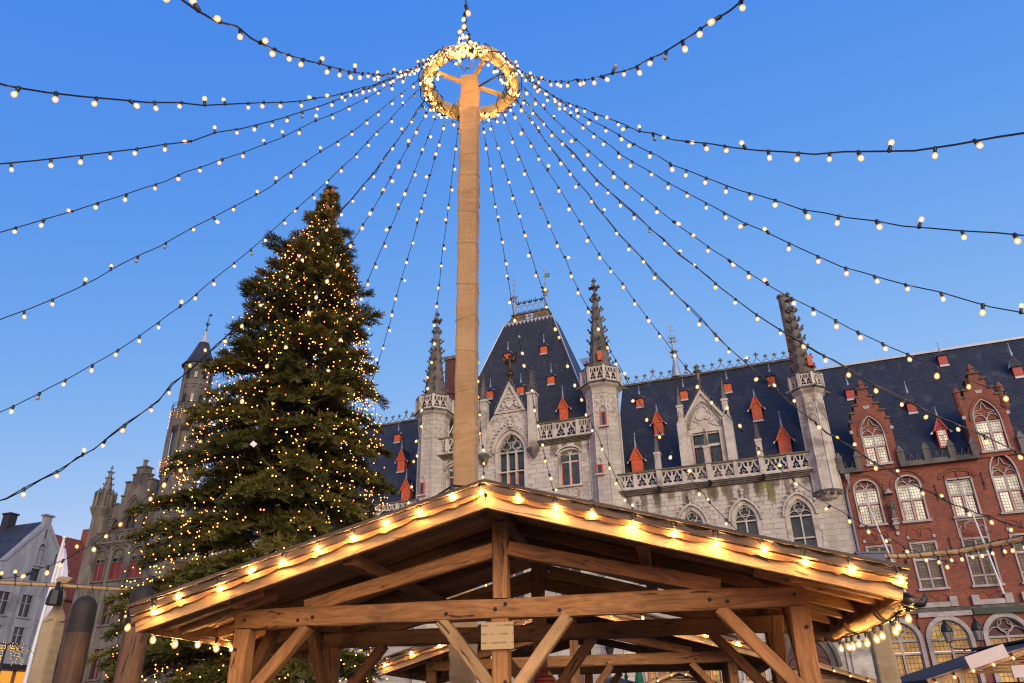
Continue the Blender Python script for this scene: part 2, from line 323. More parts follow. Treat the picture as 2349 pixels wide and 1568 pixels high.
def window(P, cx, w, z0, zs, rise, kind, frame_m, rows, y=0., cols=2, fr=.13, proud=.07, rec=.2, head=None, case=None, hood=0., trac=0, sill=True, mull=.06, name='window'):
    """rows: [(z_lo, z_hi, pane material, casement?)] under the springing; head: material of the arched head."""
    mb = MB(); inn = opening(cx, w, z0, zs, rise, kind); out = opening(cx, w + 2 * fr, z0 - .0, zs, rise + fr * (1.25 if kind == 'point' else 1), kind)
    if kind == 'flat': out = [(cx - w / 2 - fr, z0), (cx - w / 2 - fr, zs + fr), (cx + w / 2 + fr, zs + fr), (cx + w / 2 + fr, z0)]
    mb.ring(inn, out, y - proud, y + rec)
    if fr > .1 and kind != 'flat':
        i2 = opening(cx, w - .1, z0, zs, rise - .05, kind); mb.ring(i2, inn, y + .07, y + rec)
    if sill: mb.box(cx - w / 2 - fr - .08, cx + w / 2 + fr + .08, y - proud - .1, y + rec, z0 - .12, z0 + .002)
    if hood:
        a = arch(cx, w + 2 * fr + .04, zs, rise + fr * 1.3 + .02, kind); b = arch(cx, w + 2 * fr + .04 + 2 * hood, zs, rise + fr * 1.3 + hood * 1.25, kind); mb.ring(a, b, y - proud - .13, y + .01)
    ztop = zs + (rise if kind != 'flat' else 0)
    for c in range(1, cols): x = cx - w / 2 + w * c / cols; mb.box(x - mull / 2, x + mull / 2, y + .05, y + rec, z0, zs + (.12 if head else 0) + (0 if trac else rise * .6 if kind == 'point' else 0))
    edges = sorted({r[1] for r in rows})
    for zt in edges:
        if zt < zs - .01 or (head and zt <= zs + .01): mb.box(cx - w / 2, cx + w / 2, y + .055, y + rec, zt - mull / 2, zt + mull / 2 + .003)
    lw = w / cols
    if trac:                                      # bar tracery in the head
        yy = y + .1; th = .03
        for c in range(cols):
            x = cx - w / 2 + lw * (c + .5); bar(mb, arch(x, lw - .03, zs - .02, lw * .55, 'point', 5), th, yy)
        if trac == 1:
            rr = min(rise * .36, w * .23); bar(mb, circle(cx, zs + rise * .58, rr, 14) + [(cx + rr, zs + rise * .58)], th, yy); f = foil(cx, zs + rise * .58, rr * .92, 3); bar(mb, f + [f[0]], th * .8, yy)
        if trac == 2:
            for q in (-1, 1): f = circle(cx + q * w * .2, zs + rise * .36, w * .17, 12); bar(mb, f + [f[0]], th, yy); f = foil(cx + q * w * .2, zs + rise * .36, w * .155, 3); bar(mb, f + [f[0]], th * .8, yy)
            f = foil(cx, zs + rise * .74, w * .17, 3); bar(mb, f + [f[0]], th, yy); f = circle(cx, zs + rise * .74, w * .185, 12); bar(mb, f + [f[0]], th, yy)
        if trac == 3:
            for q in (-1, 1): bar(mb, [(cx + q * w * .5, zs), (cx + q * w * .36, zs + rise * .45), (cx + q * w * .12, zs + rise * .55), (cx, zs + rise * .95)], th, yy); bar(mb, [(cx, zs), (cx + q * w * .16, zs + rise * .34), (cx + q * w * .4, zs + rise * .42)], th, yy)
        if trac == 4:
            for q in (-1, 1): f = foil(cx + q * lw * .5, zs + rise * .40, lw * .42, 3); bar(mb, f + [f[0]], th, yy)
    o = mb.obj(name, frame_m, P)
    for (a, b, pm, cs) in rows:
        for c in range(cols):
            x0 = cx - w / 2 + lw * c + mull * .4; x1 = cx - w / 2 + lw * (c + 1) - mull * .4
            p = MB(); p.box(x0, x1, y + rec - .05, y + rec - .02, a, b); p.obj('pane', pm, o)
            if cs is not None:
                k = MB(); t = .055
                k.prism([(x0 + .004, a + .004), (x1 - .004, a + .004), (x1 - .004, b - .03), (x0 + .004, b - .03)], y + rec - .1, y + rec - .052, [[(x0 + t, a + t), (x1 - t, a + t), (x1 - t, b - t - .02), (x0 + t, b - t - .02)]]); k.obj('casement', cs, o)
    if head:
        p = MB(); p.prism(arch(cx, w - .01, zs, rise - .01, kind) if kind != 'flat' else [], y + rec - .045, y + rec - .02); p.obj('window_head', head, o)
    return inn
def wallmesh(P, name, outer, holes, mat, y0=0., y1=.55):
    mb = MB(); mb.prism(outer, y0, y1, holes, back=False); return mb.obj(name, mat, P)
_crk = {}
def crocket_mesh(mat):
    if mat.name not in _crk:
        mb = MB(); mb.tube([(0, 0, 0), (.07, 0, .02), (.13, 0, .09)], [.035, .03, .03], 5); mb.ball((.14, 0, .11), .055, 6); mb.ball((.1, .05, .06), .03, 5); mb.ball((.1, -.05, .06), .03, 5)
        _crk[mat.name] = mb.mesh('crocket', mat)
    return _crk[mat.name]
def finial_profile(z, sc): return [(.05 * sc, z), (.16 * sc, z + .1 * sc), (.05 * sc, z + .22 * sc), (.05 * sc, z + .4 * sc), (.22 * sc, z + .5 * sc), (.06 * sc, z + .62 * sc), (.05 * sc, z + .8 * sc), (.13 * sc, z + .88 * sc), (.03 * sc, z + 1.02 * sc), (0.01, z + 1.1 * sc)]
def spire(P, cx, cy, r0, z0, z1, mat, n=8, rows=8, csz=1., name='spire'):
    mb = MB(); zt = z0 + (z1 - z0) * .80; rt = .09 * csz
    mb.lathe([(r0 * 1.06, z0), (r0, z0 + .12), (rt, zt)], n, cx, cy, ph=PI / n)
    mb.lathe(finial_profile(zt - .02, (z1 - zt) / 1.1), 6, cx, cy)
    f = (z1 - zt) / 1.1
    for a in range(4): mb.tube([(cx, cy, zt + .5 * f), (cx + .26 * f * math.cos(a * PI / 2), cy + .26 * f * math.sin(a * PI / 2), zt + .52 * f)], [.05 * f, .09 * f], 5)
    o = mb.obj(name, mat, P); me = crocket_mesh(mat)
    for i in range(rows):
        t = (i + .6) / rows
        for k in range(n):
            a = PI / n + 2 * PI * k / n; r = lerp(r0, rt, t) * .98
            place('crocket', me, o, T(cx + r * math.cos(a), cy + r * math.sin(a), lerp(z0 + .1, zt, t)) @ RZ(a) @ Matrix.Scale(csz * random.uniform(.85, 1.15), 4))
    return o
def pinnacle(P, cx, cy, w, z0, z1, z2, mat, cm, name='pinnacle', rows=5):
    mb = MB(); mb.box(cx - w / 2, cx + w / 2, cy - w / 2, cy + w / 2, z0, z1 - .15)
    mb.box(cx - w * .62, cx + w * .62, cy - w * .62, cy + w * .62, z1 - .15, z1)
    mb.prism([(cx - w * .3, z0 + .1), (cx + w * .3, z0 + .1), (cx + w * .3, z1 - .5), (cx, z1 - .25), (cx - w * .3, z1 - .5)], cy - w / 2 - .03, cy)
    o = mb.obj(name, mat, P); spire(o, cx, cy, w * .5, z1, z2, cm, 4, rows, csz=w * 1.25); return o
def bal_panel(w, h, t=.16):                      # pierced gothic balustrade panel, two bays
    mb = MB(); holes = []; q = w / 2
    for b in (0, 1):
        x0 = b * q; c = x0 + q / 2
        holes.append([(c - q * .40, h * .13), (c - q * .12, h * .13), (c, h * .20), (c + q * .12, h * .13), (c + q * .40, h * .13), (c + q * .41, h * .27), (c + q * .25, h * .33), (c + q * .30, h * .47), (c + q * .13, h * .55), (c, h * .86), (c - q * .13, h * .55), (c - q * .30, h * .47), (c - q * .25, h * .33), (c - q * .41, h * .27)])
        for s in (-1, 1): holes.append([(c + s * q * .42, h * .88), (c + s * q * .12, h * .88), (c + s * q * .22, h * .62), (c + s * q * .42, h * .56)])
    mb.prism([(0, 0), (w, 0), (w, h), (0, h)], -t / 2, t / 2, holes)
    for b in (0, 1):
        c = b * q + q / 2; f = foil(c, h * .33, q * .15, 3); bar(mb, f + [f[0]], .018, 0)
    mb.box(0, w, -t / 2 - .025, t / 2 + .025, -.002, h * .1); mb.box(0, w, -t / 2 - .025, t / 2 + .025, h * .91, h + .002)
    return mb
def balustrade(P, posts, z0, z1, y, mat, capm, big=()):
    h = z1 - z0; pw = .2
    cache = {}
    for i, s in enumerate(posts):
        b = s in big; mb = MB(); ww = pw * (1.5 if b else 1)
        mb.box(s - ww / 2, s + ww / 2, y - .17 - .08 * b, y + .17, z0, z1)
        if b: mb.prism([(s - .09, z0 + .15), (s + .09, z0 + .15), (s + .09, z1 - .35), (s, z1 - .2), (s - .09, z1 - .35)], y - .28, y)
        mb.obj('balustrade_post', mat, P)
        if i + 1 < len(posts):
            x0 = s + ww / 2; x1 = posts[i + 1] - pw / 2 * (1.5 if posts[i + 1] in big else 1); key = round(x1 - x0, 2)
            if key not in cache: cache[key] = bal_panel(x1 - x0, h).mesh('balustrade_panel', mat)
            place('balustrade_panel', cache[key], P, T(x0, y, z0))
    mb = MB(); mb.box(posts[0] - .15, posts[-1] + .15, y - .22, y + .22, z1 + .003, z1 + .1); mb.obj('coping', capm, P)
def cornice(P, s0, s1, z0, z1, mat, topm, d=.42):
    mb = MB(); n = 4
    for i in range(n):
        a = z0 + (z1 - z0) * i / n; b = z0 + (z1 - z0) * (i + 1) / n; mb.box(s0, s1, -d * (.3 + .7 * ((i + 1) / n) ** 1.3), .05, a, b - .006 * (i % 2), mi=1 if i == n - 1 else 0)
    o = mb.obj('cornice', [mat, topm], P); return o
def turret(P, cx, cy, r, zb, zp0, zp1, ztip, label=None, corbel=None, windows=()):
    mb = MB(); ph = PI / 8
    prof = [(r, zb), (r, zp0 - .9), (r * 1.03, zp0 - .85), (r * 1.1, zp0 - .45), (r * 1.3, zp0 - .25), (r * 1.3, zp0)]
    if corbel: prof = [(.15, corbel - .05), (r * .6, corbel + .1), (r * .85, corbel + .3), (r, zb)] + prof[1:]
    mb.lathe(prof, 8, cx, cy, ph=ph)
    for k in range(8):                            # blind tracery below the gallery, edge shafts
        a = k * PI / 4; ap = r * math.cos(ph); w = 2 * r * math.sin(ph)
        mb.M = T(cx, cy, 0) @ RZ(a + PI / 2) @ T(0, -ap, 0)
        for z, q in ((zp0 - 1.28, .8), (zp0 - 2.0, .8)):
            f = foil(0, z, w * .36, 4 if z > zp0 - 1.5 else 3); bar(mb, f + [f[0]], .03, -.01)
            bar(mb, circle(0, z, w * .4, 12) + [(w * .4, z)], .035, 0)
        mb.M = None
        aa = a + ph; mb.tube([(cx + r * math.cos(aa), cy + r * math.sin(aa), zb), (cx + r * math.cos(aa), cy + r * math.sin(aa), zp0 - .86)], .055, 5)
    o = mb.obj('turret', M_trim if corbel else M_stone, P)
    if corbel:
        cb = MB(); [cb.ball((cx + r * .86 * math.cos(k * PI / 5), cy + r * .86 * math.sin(k * PI / 5), corbel + .3 + .05 * (k % 2)), .17, 6, sz=.7) for k in range(10)]; cb.lathe([(r * 1.02, corbel + .42), (r * 1.08, corbel + .5), (r * 1.0, corbel + .56)], 8, cx, cy, ph=ph); cb.obj('carved_corbel', M_dark, o)
    R2 = r * 1.3; h = zp1 - zp0; w = 2 * R2 * math.sin(ph) - .14; ap = R2 * math.cos(ph)
    pm = bal_panel(w, h - .02, .12).mesh('parapet_panel', M_trim)
    for k in range(8):
        a = k * PI / 4
        place('parapet_panel', pm, o, T(cx, cy, 0) @ RZ(a + PI / 2) @ T(-w / 2, -ap + .1, zp0 + .002))
        q = MB(); aa = a + ph; q.M = T(cx + R2 * .97 * math.cos(aa), cy + R2 * .97 * math.sin(aa), 0) @ RZ(aa); q.box(-.09, .09, -.09, .09, zp0 - .1, zp1 + .03); q.M = None; q.obj('parapet_post', M_trim, o)
        if k % 2 == 0:                            # gargoyles
            g = MB(); g.M = T(cx, cy, 0) @ RZ(aa); g.tube([(R2 * .9, 0, zp0 - .12), (R2 + .18, 0, zp0 - .08), (R2 + .38, 0, zp0 - .16)], [.1, .09, .06], 6); g.M = None; g.obj('gargoyle', M_dark, o)
    q = MB(); q.lathe([(R2 + .02, zp1), (R2 + .05, zp1 + .07), (R2 - .1, zp1 + .09)], 8, cx, cy, ph=ph); q.lathe([(R2 + .04, zp0 - .16), (R2 + .1, zp0 - .06), (R2 + .02, zp0 + .02)], 8, cx, cy, ph=ph); q.obj('coping', M_dark, o)
    spire(o, cx, cy, r * .84, zp0 + .3, ztip, M_dark, 8, 8, csz=1.55)
    return o
def onroof(sm, hm, e_y, e_h, slope):             # where the line of sight through (sm,hm) of the front meets the roof
    y = (e_h - slope * e_y - hm) / ((hm - HCAM) / YCAM - slope); s, h = deep(sm, hm, y); return s, h, y
def dormer(P, sm, hm, roof, w, hw, ha, fin, mat=None, pane=None, flapside=1):
    """gabled wooden dormer; (sm,hm) the foot of its front, w width, hw wall height, ha gable height"""
    mat = mat or M_orange; s, z, y = onroof(sm, hm, *roof); y -= .05; z += .02; dp = (hw + ha) / roof[2] + .1
    k = 1 + y / YCAM; w *= k; hw *= k; ha *= k
    mb = MB(); mb.prism([(s - w / 2, z), (s + w / 2, z), (s + w / 2, z + hw), (s, z + hw + ha * .9), (s - w / 2, z + hw)], y, y + dp)
    for i in range(1, 5): x = s - w / 2 + w * i / 5; mb.box(x - .012, x + .012, y - .012, y, z, z + hw * .85)
    for i in range(8): mb.box(s - w / 2 + w * (i + .1) / 8, s - w / 2 + w * (i + .75) / 8, y - .035, y, z + hw * .86, z + hw * .93)
    bar(mb, arch(s, w * .62, z + hw * .95, ha * .55, 'point', 5), .03, y - .02); f = foil(s, z + hw + ha * .2, w * .2, 3); bar(mb, f + [f[0]], .025, y - .02)
    for q in (-1, 1): mb.ring([(s + q * (w / 2 + .14), z + hw - .18), (s, z + hw + ha)], [(s + q * (w / 2 + .02), z + hw - .18), (s, z + hw + ha - .2)], y - .09, y + .03)
    o = mb.obj('dormer', mat, P)
    r = MB()
    for q in (-1, 1): r.add([(s + q * (w / 2 + .16), y - .12, z + hw - .19), (s, y - .12, z + hw + ha + .03), (s, y + dp, z + hw + ha + .03), (s + q * (w / 2 + .16), y + dp * .6, z + hw - .19)], [(0, 1, 2, 3)])
    r.obj('dormer_roof', M_slate, o)
    f = MB(); f.lathe([(.09, z + hw + ha - .12), (.05, z + hw + ha + fin * .35), (.02, z + hw + ha + fin * .8), (.07, z + hw + ha + fin * .86), (.01, z + hw + ha + fin)], 6, s, y - .02); f.obj('finial', M_leadfin, o)
    for q in (-1, 1):                             # lead flashing wings
        e = MB(); e.add([(s + q * (w / 2 + .13), y - .02, z + hw - .1), (s + q * (w / 2 + .34), y - .01, z + hw - .3), (s + q * (w / 2 + .2), y, z + hw - .34)], [(0, 1, 2)]); e.obj('flashing', M_lead, o)
    if pane:
        for i in range(3):
            for j in range(3): p = MB(); p.box(s - w * .36 + w * .25 * i, s - w * .36 + w * .25 * i + w * .215, y - .03, y - .006, z + .12 + hw * .27 * j, z + .12 + hw * .27 * j + hw * .235); p.obj('pane', pane, o)
    else: e = MB(); e.box(s - w / 2 - .04, s + w / 2 + .04, y - .08, y + .02, z - .1, z + .02); e.obj('sill', M_lead, o)
    return o
def hatch(P, sm, hm, roof, w, hw, hr, fin, mat=None, side=1):
    """little roof hatch with a pointed slate hood"""
    mat = mat or M_orange; s, z, y = onroof(sm, hm, *roof); y -= .04; dp = hw / roof[2] + .06; k = 1 + y / YCAM; w *= k; hw *= k; hr *= k
    mb = MB(); mb.box(s - w / 2, s + w / 2, y, y + dp, z, z + hw)
    for i in range(1, 4): x = s - w / 2 + w * i / 4; mb.box(x - .012, x + .012, y - .012, y, z + .04, z + hw)
    o = mb.obj('roof_hatch', mat, P)
    r = MB(); a = w / 2 + .1; zt = z + hw
    r.add([(s - a, y - .12, zt), (s + a, y - .12, zt), (s + a * .75, y + dp + .35, zt + .06), (s - a * .75, y + dp + .35, zt + .06), (s, y + .18, zt + hr)], [(0, 1, 4), (1, 2, 4), (2, 3, 4), (3, 0, 4), (0, 1, 2, 3)]); r.obj('hatch_roof', M_slate, o)
    f = MB(); f.lathe([(.1, zt + hr * .72), (.035, zt + hr + fin * .3), (.015, zt + hr + fin * .75), (.045, zt + hr + fin * .85), (.01, zt + hr + fin)], 6, s, y + .18); f.obj('finial', M_leadfin, o)
    e = MB(); e.box(s - w / 2 - .03, s + w / 2 + .03, y - .1, y + .02, z - .12, z + .01); e.obj('sill', M_lead, o)
    e = MB(); e.add([(s + side * a, y - .13, zt), (s + side * (a + .12), y + .05, zt - .02), (s + side * a * .7, y + .2, zt + hr * .45), (s + side * a * .55, y + .1, zt + hr * .5)], [(0, 1, 2, 3)]); e.obj('flashing', M_lead, o)
    return o
def crest_piece(kind=0):
    mb = MB()
    for q in (-1, 1): mb.tube([(q * .27, 0, 0), (q * .2, 0, .12), (q * .07, 0, .22), (0, 0, .42)], .026, 4)
    mb.ball((0, 0, .5), .07, 6)
    for q in (-1, 1): mb.tube([(0, 0, .42), (q * .12, 0, .46), (q * .13, 0, .54)], [.03, .04, .02], 4)
    mb.tube([(0, 0, .5), (0, 0, .66)], [.04, .012], 4)
    return mb
def stone_blocks(P, x0, x1, z0, z1, holes, y, n_single, bh=.30, bw=(.42, .8)):
    """ashlar courses standing proud of the wall; the first n_single are separate pieces"""
    bxs = []; z = z0; row = 0
    while z < z1 - .1:
        x = x0 - random.uniform(0, .5); hh = min(bh * random.uniform(.85, 1.15), z1 - z)
        while x < x1:
            ww = random.uniform(*bw); a = max(x, x0); b = min(x + ww, x1)
            if b - a > .12 and not any(not (b < min(p[0] for p in h) - .02 or a > max(p[0] for p in h) + .02 or z + hh < min(p[1] for p in h) - .02 or z > max(p[1] for p in h) + .02) for h in holes): bxs.append((a, b, z, z + hh))
            x += ww
        z += hh
    bxs.sort(key=lambda b: -b[2]); g = .007
    ms = {}
    for i, (a, b, c, d) in enumerate(bxs[:n_single]):
        k = (round((b - a) / .06), round((d - c) / .03))
        if k not in ms:
            m = MB(); W = k[0] * .06 - 2 * g; Hh = k[1] * .03 - 2 * g; m.taper(0, 0, W, .05, W - .02, .05, -Hh / 2, Hh / 2); ms[k] = m.mesh('stone_block', M_block)
        place('stone_block', ms[k], P, T((a + b) / 2, y + random.uniform(-.004, .006), (c + d) / 2))
    m = MB(); rn = []
    for a, b, c, d in bxs[n_single:]:
        m.box(a + g, b - g, y - .022 + random.uniform(-.006, .004), y + .03, c + g, d - g); rn += [random.random()] * 6
    if m.f:
        o = m.obj('stone_courses', M_block, P); o['kind'] = 'stuff'; at = o.data.attributes.new('rnd', 'FLOAT', 'FACE'); at.data.foreach_set('value', rn)

# ================================================================== the palace
PAL = thing('gothic_palace', 'pale stone gothic palace with slate roofs, spired turrets and orange dormers', 'palace', (FX, FY, 0), FA)
EW = (.8, 15.0, 1.66)          # right and left wing roof: eave depth, eave height, slope
EC = (.8, 19.2, 3.39)          # central roof
# --- wing walls
lanc = [(-5.25, 1.3), (-2.05, 1.3), (1.14, 1.3), (4.3, 1.3)]
rows3 = [(8.9, 10.25, M_glass, M_redpaint), (10.32, 10.9, M_glass, None), (10.96, 12.2, M_glass, None)]
holes = [window(PAL, c, w_, 8.9, 12.2, 1.0, 'point', M_trim, rows3, head=M_glass, trac=1, hood=.12, fr=.22, proud=.05, rec=.34, mull=.08) for c, w_ in lanc]
gw = [(-5.2, 1.1), (-2.05, 1.1), (.4, 1.1)]
holes += [window(PAL, c, w_, 3.3, 4.95, 0, 'flat', M_trim, [(3.3, 4.95, M_yellowpane, M_orange)], fr=.12) for c, w_ in gw]
holes += [window(PAL, 3.3, 2.3, .0, 3.9, 1.75, 'point', M_dark, [(.0, 3.9, M_darkglass, M_redframe)], head=M_darkglass, trac=1, hood=.2, fr=.35, proud=.12, rec=.45, sill=False)]
wl = wallmesh(PAL, 'wall', [(-6.6, 0), (6.95, 0), (6.95, 14.75), (-6.6, 14.75)], holes, M_stone)
stone_blocks(wl, -6.3, 5.5, 8.2, 14.55, [h for h in holes], -.012, 300)
for c, _ in lanc:                                # finial and leaf crockets over the lancets
    mb = MB(); mb.lathe([(.06, 13.45), (.05, 13.75), (.17, 13.82), (.06, 13.92), (.13, 14.02), (.19, 14.12), (.05, 14.18), (.02, 14.3)], 6, c, -.14); mb.obj('finial', M_trim, PAL)
    pts = arch(c, 2.08, 12.2, 1.5, 'point', 6); me = crocket_mesh(M_trim)
    for i in range(1, len(pts) - 1):
        if i != 6: a = math.atan2(pts[i][1] - 12.3, pts[i][0] - c); place('crocket', me, PAL, T(pts[i][0], -.14, pts[i][1] - .03) @ Matrix.Rotation(-a, 4, 'Y') @ Matrix.Scale(.9, 4))
for x0, x1, z0 in ((1.75, 2.75, 13.0), (2.45, 3.3, 12.2), (-1.1, -.2, 12.9), (-.2, .5, 13.5), (-4.4, -3.8, 13.3)): mb = MB(); mb.add([(x0, -.047, 14.5), (x1, -.047, 14.5), (x1, -.047, z0), (x0, -.047, z0)], [(0, 1, 2, 3)]); mb.obj('alga_stain', M_alga, PAL)
for i in range(26):                              # soot washed down from ledges
    if i < 13: x0 = -6.3 + i * .9; zt = 14.5
    else: x0 = -19.3 + (i - 13) * .88; zt = 18.75
    if i >= 13 and -15.9 < x0 < -12.0: continue
    wd = random.uniform(.5, 1.1); z0 = zt - random.uniform(.7, 2.4); mb = MB(); mb.add([(x0, -.052, zt), (x0 + wd, -.052, zt), (x0 + wd, -.052, z0), (x0, -.052, z0)], [(0, 1, 2, 3)]); mb.obj('soot_streak', M_soot, PAL)
lw_holes = [opening(c, 1.3, 8.9, 12.2, 1.0, 'point') for c in (-32.9, -29.7, -26.5, -23.3)]
for c in (-32.9, -29.7, -26.5, -23.3): window(PAL, c, 1.3, 8.9, 12.2, 1.0, 'point', M_trim, rows3, head=M_glass, trac=1, hood=.12, fr=.22, proud=.05, rec=.34)
wallmesh(PAL, 'wall', [(-34.6, 0), (-20.3, 0), (-20.3, 14.75), (-34.6, 14.75)], lw_holes, M_stone)
rw_posts = [-6.75, -5.39, -3.78, -2.21, -.59, 1.03, 2.63, 4.23, 5.55]
balustrade(PAL, rw_posts, 14.93, 15.9, -.15, M_trim, M_moss, big=(-3.78, -.59, 2.63))
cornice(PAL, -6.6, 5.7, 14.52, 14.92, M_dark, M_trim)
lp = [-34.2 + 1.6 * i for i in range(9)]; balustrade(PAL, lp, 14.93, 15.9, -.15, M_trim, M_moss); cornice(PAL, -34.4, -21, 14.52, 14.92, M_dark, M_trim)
for s in (-3.78, -.59, 2.63):
    pinnacle(PAL, s, -.15, .36, 16.0, 17.15, 18.45, M_trim, M_dark)
    g = MB(); g.tube([(s, -.3, 14.62), (s, -.75, 14.66), (s, -.95, 14.55)], [.11, .12, .07], 6); g.ball((s, -.92, 14.62), .13, 6); g.obj('gargoyle', M_iron, PAL)
# --- wing roofs
def gable_roof(P, s0, s1, e, yr, mat, name='roof', cap=M_lead, hip=0.):
    zr = e[1] + (yr - e[0]) * e[2]; mb = MB(); yb = 2 * yr - e[0]
    mb.add([(s0, e[0], e[1]), (s1, e[0], e[1]), (s1 - hip, yr, zr), (s0 + hip, yr, zr), (s0, yb, e[1]), (s1, yb, e[1])], [(0, 1, 2, 3), (4, 5, 2, 3), (0, 4, 3), (1, 5, 2)]); o = mb.obj(name, mat, P)
    c = MB(); c.box(s0 + hip, s1 - hip, yr - .14, yr + .14, zr - .06, zr + .1); c.obj('ridge_cap', cap, o); return o, zr
_, zr = gable_roof(PAL, -7.2, 7.0, EW, 7.0, M_slate, cap=M_dark); gable_roof(PAL, -36, -20.2, EW, 7.0, M_slate, cap=M_dark)
cm = crest_piece().mesh('crest_ornament', M_dark)
def crest(s0, s1, z, y, st=.56, sc=1.):
    n = int((s1 - s0) / st)
    for i in range(n + 1): place('crest_ornament', cm, PAL, T(s0 + st * i, y, z) @ Matrix.Diagonal((sc, sc, sc * (1.45 if i % 4 == 1 else 1), 1)))
crest(-8.0, 6.0, zr + .1, 7.0, .66, 1.15); crest(-30, -22.5, zr + .1, 7.0, .66, 1.15)
mb = MB(); s_, z_ = deep(-1.93, 22.5, 7.); mb.lathe([(.42, z_ - .2), (.3, z_ + .5), (.16, z_ + 1.1), (.13, z_ + 1.9), (.3, z_ + 2.0), (.13, z_ + 2.1), (.06, z_ + 3.2), (.02, z_ + 4.7)], 8, s_, 7.)
for k in range(8):
    for zz, rr in ((1.55, .34), (1.95, .4), (2.9, .42), (3.2, .36)): a = k * PI / 4; mb.tube([(s_, 7, z_ + zz), (s_ + rr * .7 * math.cos(a), 7 + rr * .7 * math.sin(a), z_ + zz), (s_ + rr * math.cos(a), 7 + rr * math.sin(a), z_ + zz + .18)], .028, 4)
for zz in (3.9, 4.3): mb.tube([(s_ - .2, 7, z_ + zz), (s_ + .2, 7, z_ + zz)], .025, 4)
mb.obj('ridge_turret', M_leadfin, PAL)
for sm, hm in ((-5.2, 15.97), (4.16, 16.05)): dormer(PAL, sm, hm, EW, .74, 1.05, .84, .95)
for sm, hm in ((-3.53, 18.38), (2.85, 18.42)): dormer(PAL, sm, hm, EW, .6, 1.0, .78, .45)
for sm, hm in ((-4.63, 20.57), (-1.6, 20.62), (1.3, 20.66), (4.05, 20.7)): hatch(PAL, sm, hm, EW, .46, .62, .48, .55)
for sm, hm in ((-23.43, 20.7),): hatch(PAL, sm, hm, EW, .46, .62, .48, .55)
for sm, hm, w_ in ((-22.96, 18.3, .6), (-22.44, 15.97, .74), (-27.2, 18.4, .6), (-30, 16, .74)): dormer(PAL, sm, hm, EW, w_, 1.02, .8, .7)
# --- stone dormer gable of the right wing
gy = .35; gb = MB(); hole = opening(-.5, 1.75, 16.0, 18.3, .02, 'round'); c0 = -.56
gb.prism([(-2.05, 14.9), (.95, 14.9), (.95, 18.9), (.72, 19.25), (c0, 21.1), (-1.8, 19.25), (-2.05, 18.9)], gy, gy + 1.2, [opening(c0, 1.72, 16.0, 18.28, .02, 'round')])
for q, x in ((-1, -2.05), (1, .93)):
    gb.box(x - .28, x + .28, gy - .25, gy + .5, 14.95, 19.0); gb.taper(x, gy + .1, .56, .7, .36, .4, 19.0, 19.35)
    gb.ring([(x - q * .1, 19.2), (c0, 21.3)], [(x - q * .3, 19.2), (c0, 21.0)], gy - .12, gy + .05)
for q in (-1, 1):
    A = arch(c0, 1.95, 18.6, 1.65, 'point', 8)
    bar(gb, A, .06, gy - .03); bar(gb, arch(c0, 2.15, 18.6, 1.85, 'point', 8), .05, gy - .05)
f = foil(c0, 19.55, .55, 3); bar(gb, f + [f[0]], .05, gy - .03)
for q in (-1, 1): bar(gb, [(c0 + q * .95, 18.62), (c0 + q * .6, 18.75), (c0 + q * .3, 18.95), (c0 + q * .55, 19.05), (c0 + q * .72, 19.2)], .045, gy - .03); bar(gb, [(c0 + q * .9, 18.9), (c0 + q * .72, 19.3), (c0 + q * .45, 19.75), (c0, 20.2)], .045, gy - .03)
g = gb.obj('stone_gable', M_trim, PAL)
window(PAL, c0, 1.72, 16.0, 18.28, .02, 'round', M_trim, [(16.0, 17.4, M_glass, M_redpaint), (17.46, 18.26, M_glass, None)], y=gy, rec=.3, fr=.08, mull=.16, sill=False)
for q in (-1, 1):
    for i in range(7): t = (i + .5) / 7; place('crocket', crocket_mesh(M_dark), g, T(c0 + q * lerp(1.3, .1, t), gy - .02, lerp(19.3, 21.15, t)) @ (RZ(PI) if q < 0 else Matrix()) @ Matrix.Rotation(-.9, 4, 'Y') @ Matrix.Scale(1.15, 4))
for x in (-2.02, .93): pinnacle(PAL, x, gy - .02, .36, 19.0, 20.35, 22.0, M_trim, M_dark)
mb = MB(); mb.lathe([(.1, 20.9), (.08, 21.9), (.2, 22.0), (.1, 22.1), (.1, 22.5), (.32, 22.65), (.1, 22.8), (.2, 23.0), (.03, 23.2)], 6, c0, gy); mb.obj('finial', M_dark, PAL)
# --- central block
bigw = -14.1
holes = [window(PAL, bigw, 1.95, 15.4, 18.66, 1.33, 'point', M_trim, [(15.4, 17.25, M_glass, M_orange), (17.5, 18.66, M_glass, None)], cols=3, head=M_glass, trac=2, hood=.16, fr=.24, rec=.4, mull=.1, y=-.03)]
for c in (-9.83, -18.37):
    holes.append(window(PAL, c, 1.36, 15.73, 17.95, .3, 'round', M_trim, [(15.73, 17.4, M_glass, M_orange), (17.46, 17.95, M_glass, None)], head=M_glass, trac=4, hood=.1, fr=.12, mull=.1))
    p = MB()
    for q in (-1, 1): f = arch(c + q * .34, .5, 15.15, .4, 'point', 5); bar(p, [(c + q * .34 - .25, 14.75)] + f + [(c + q * .34 + .25, 14.75)], .05, -.02); f = foil(c + q * .34, 15.05, .17, 3); bar(p, f + [f[0]], .03, -.02)
    p.box(c - .75, c + .75, -.08, .02, 14.66, 14.76); p.obj('blind_tracery', M_trim, PAL)
holes.append(window(PAL, -13.1, 1.0, 0, 5.2, 0, 'flat', M_trim, [(0, 5.2, M_felt, None)], cols=1, fr=.2, sill=False, name='door'))
for c in (-17.8, -10.2): holes.append(window(PAL, c, 1.2, 3.3, 4.95, 0, 'flat', M_trim, [(3.3, 4.95, M_glass, M_orange)]))
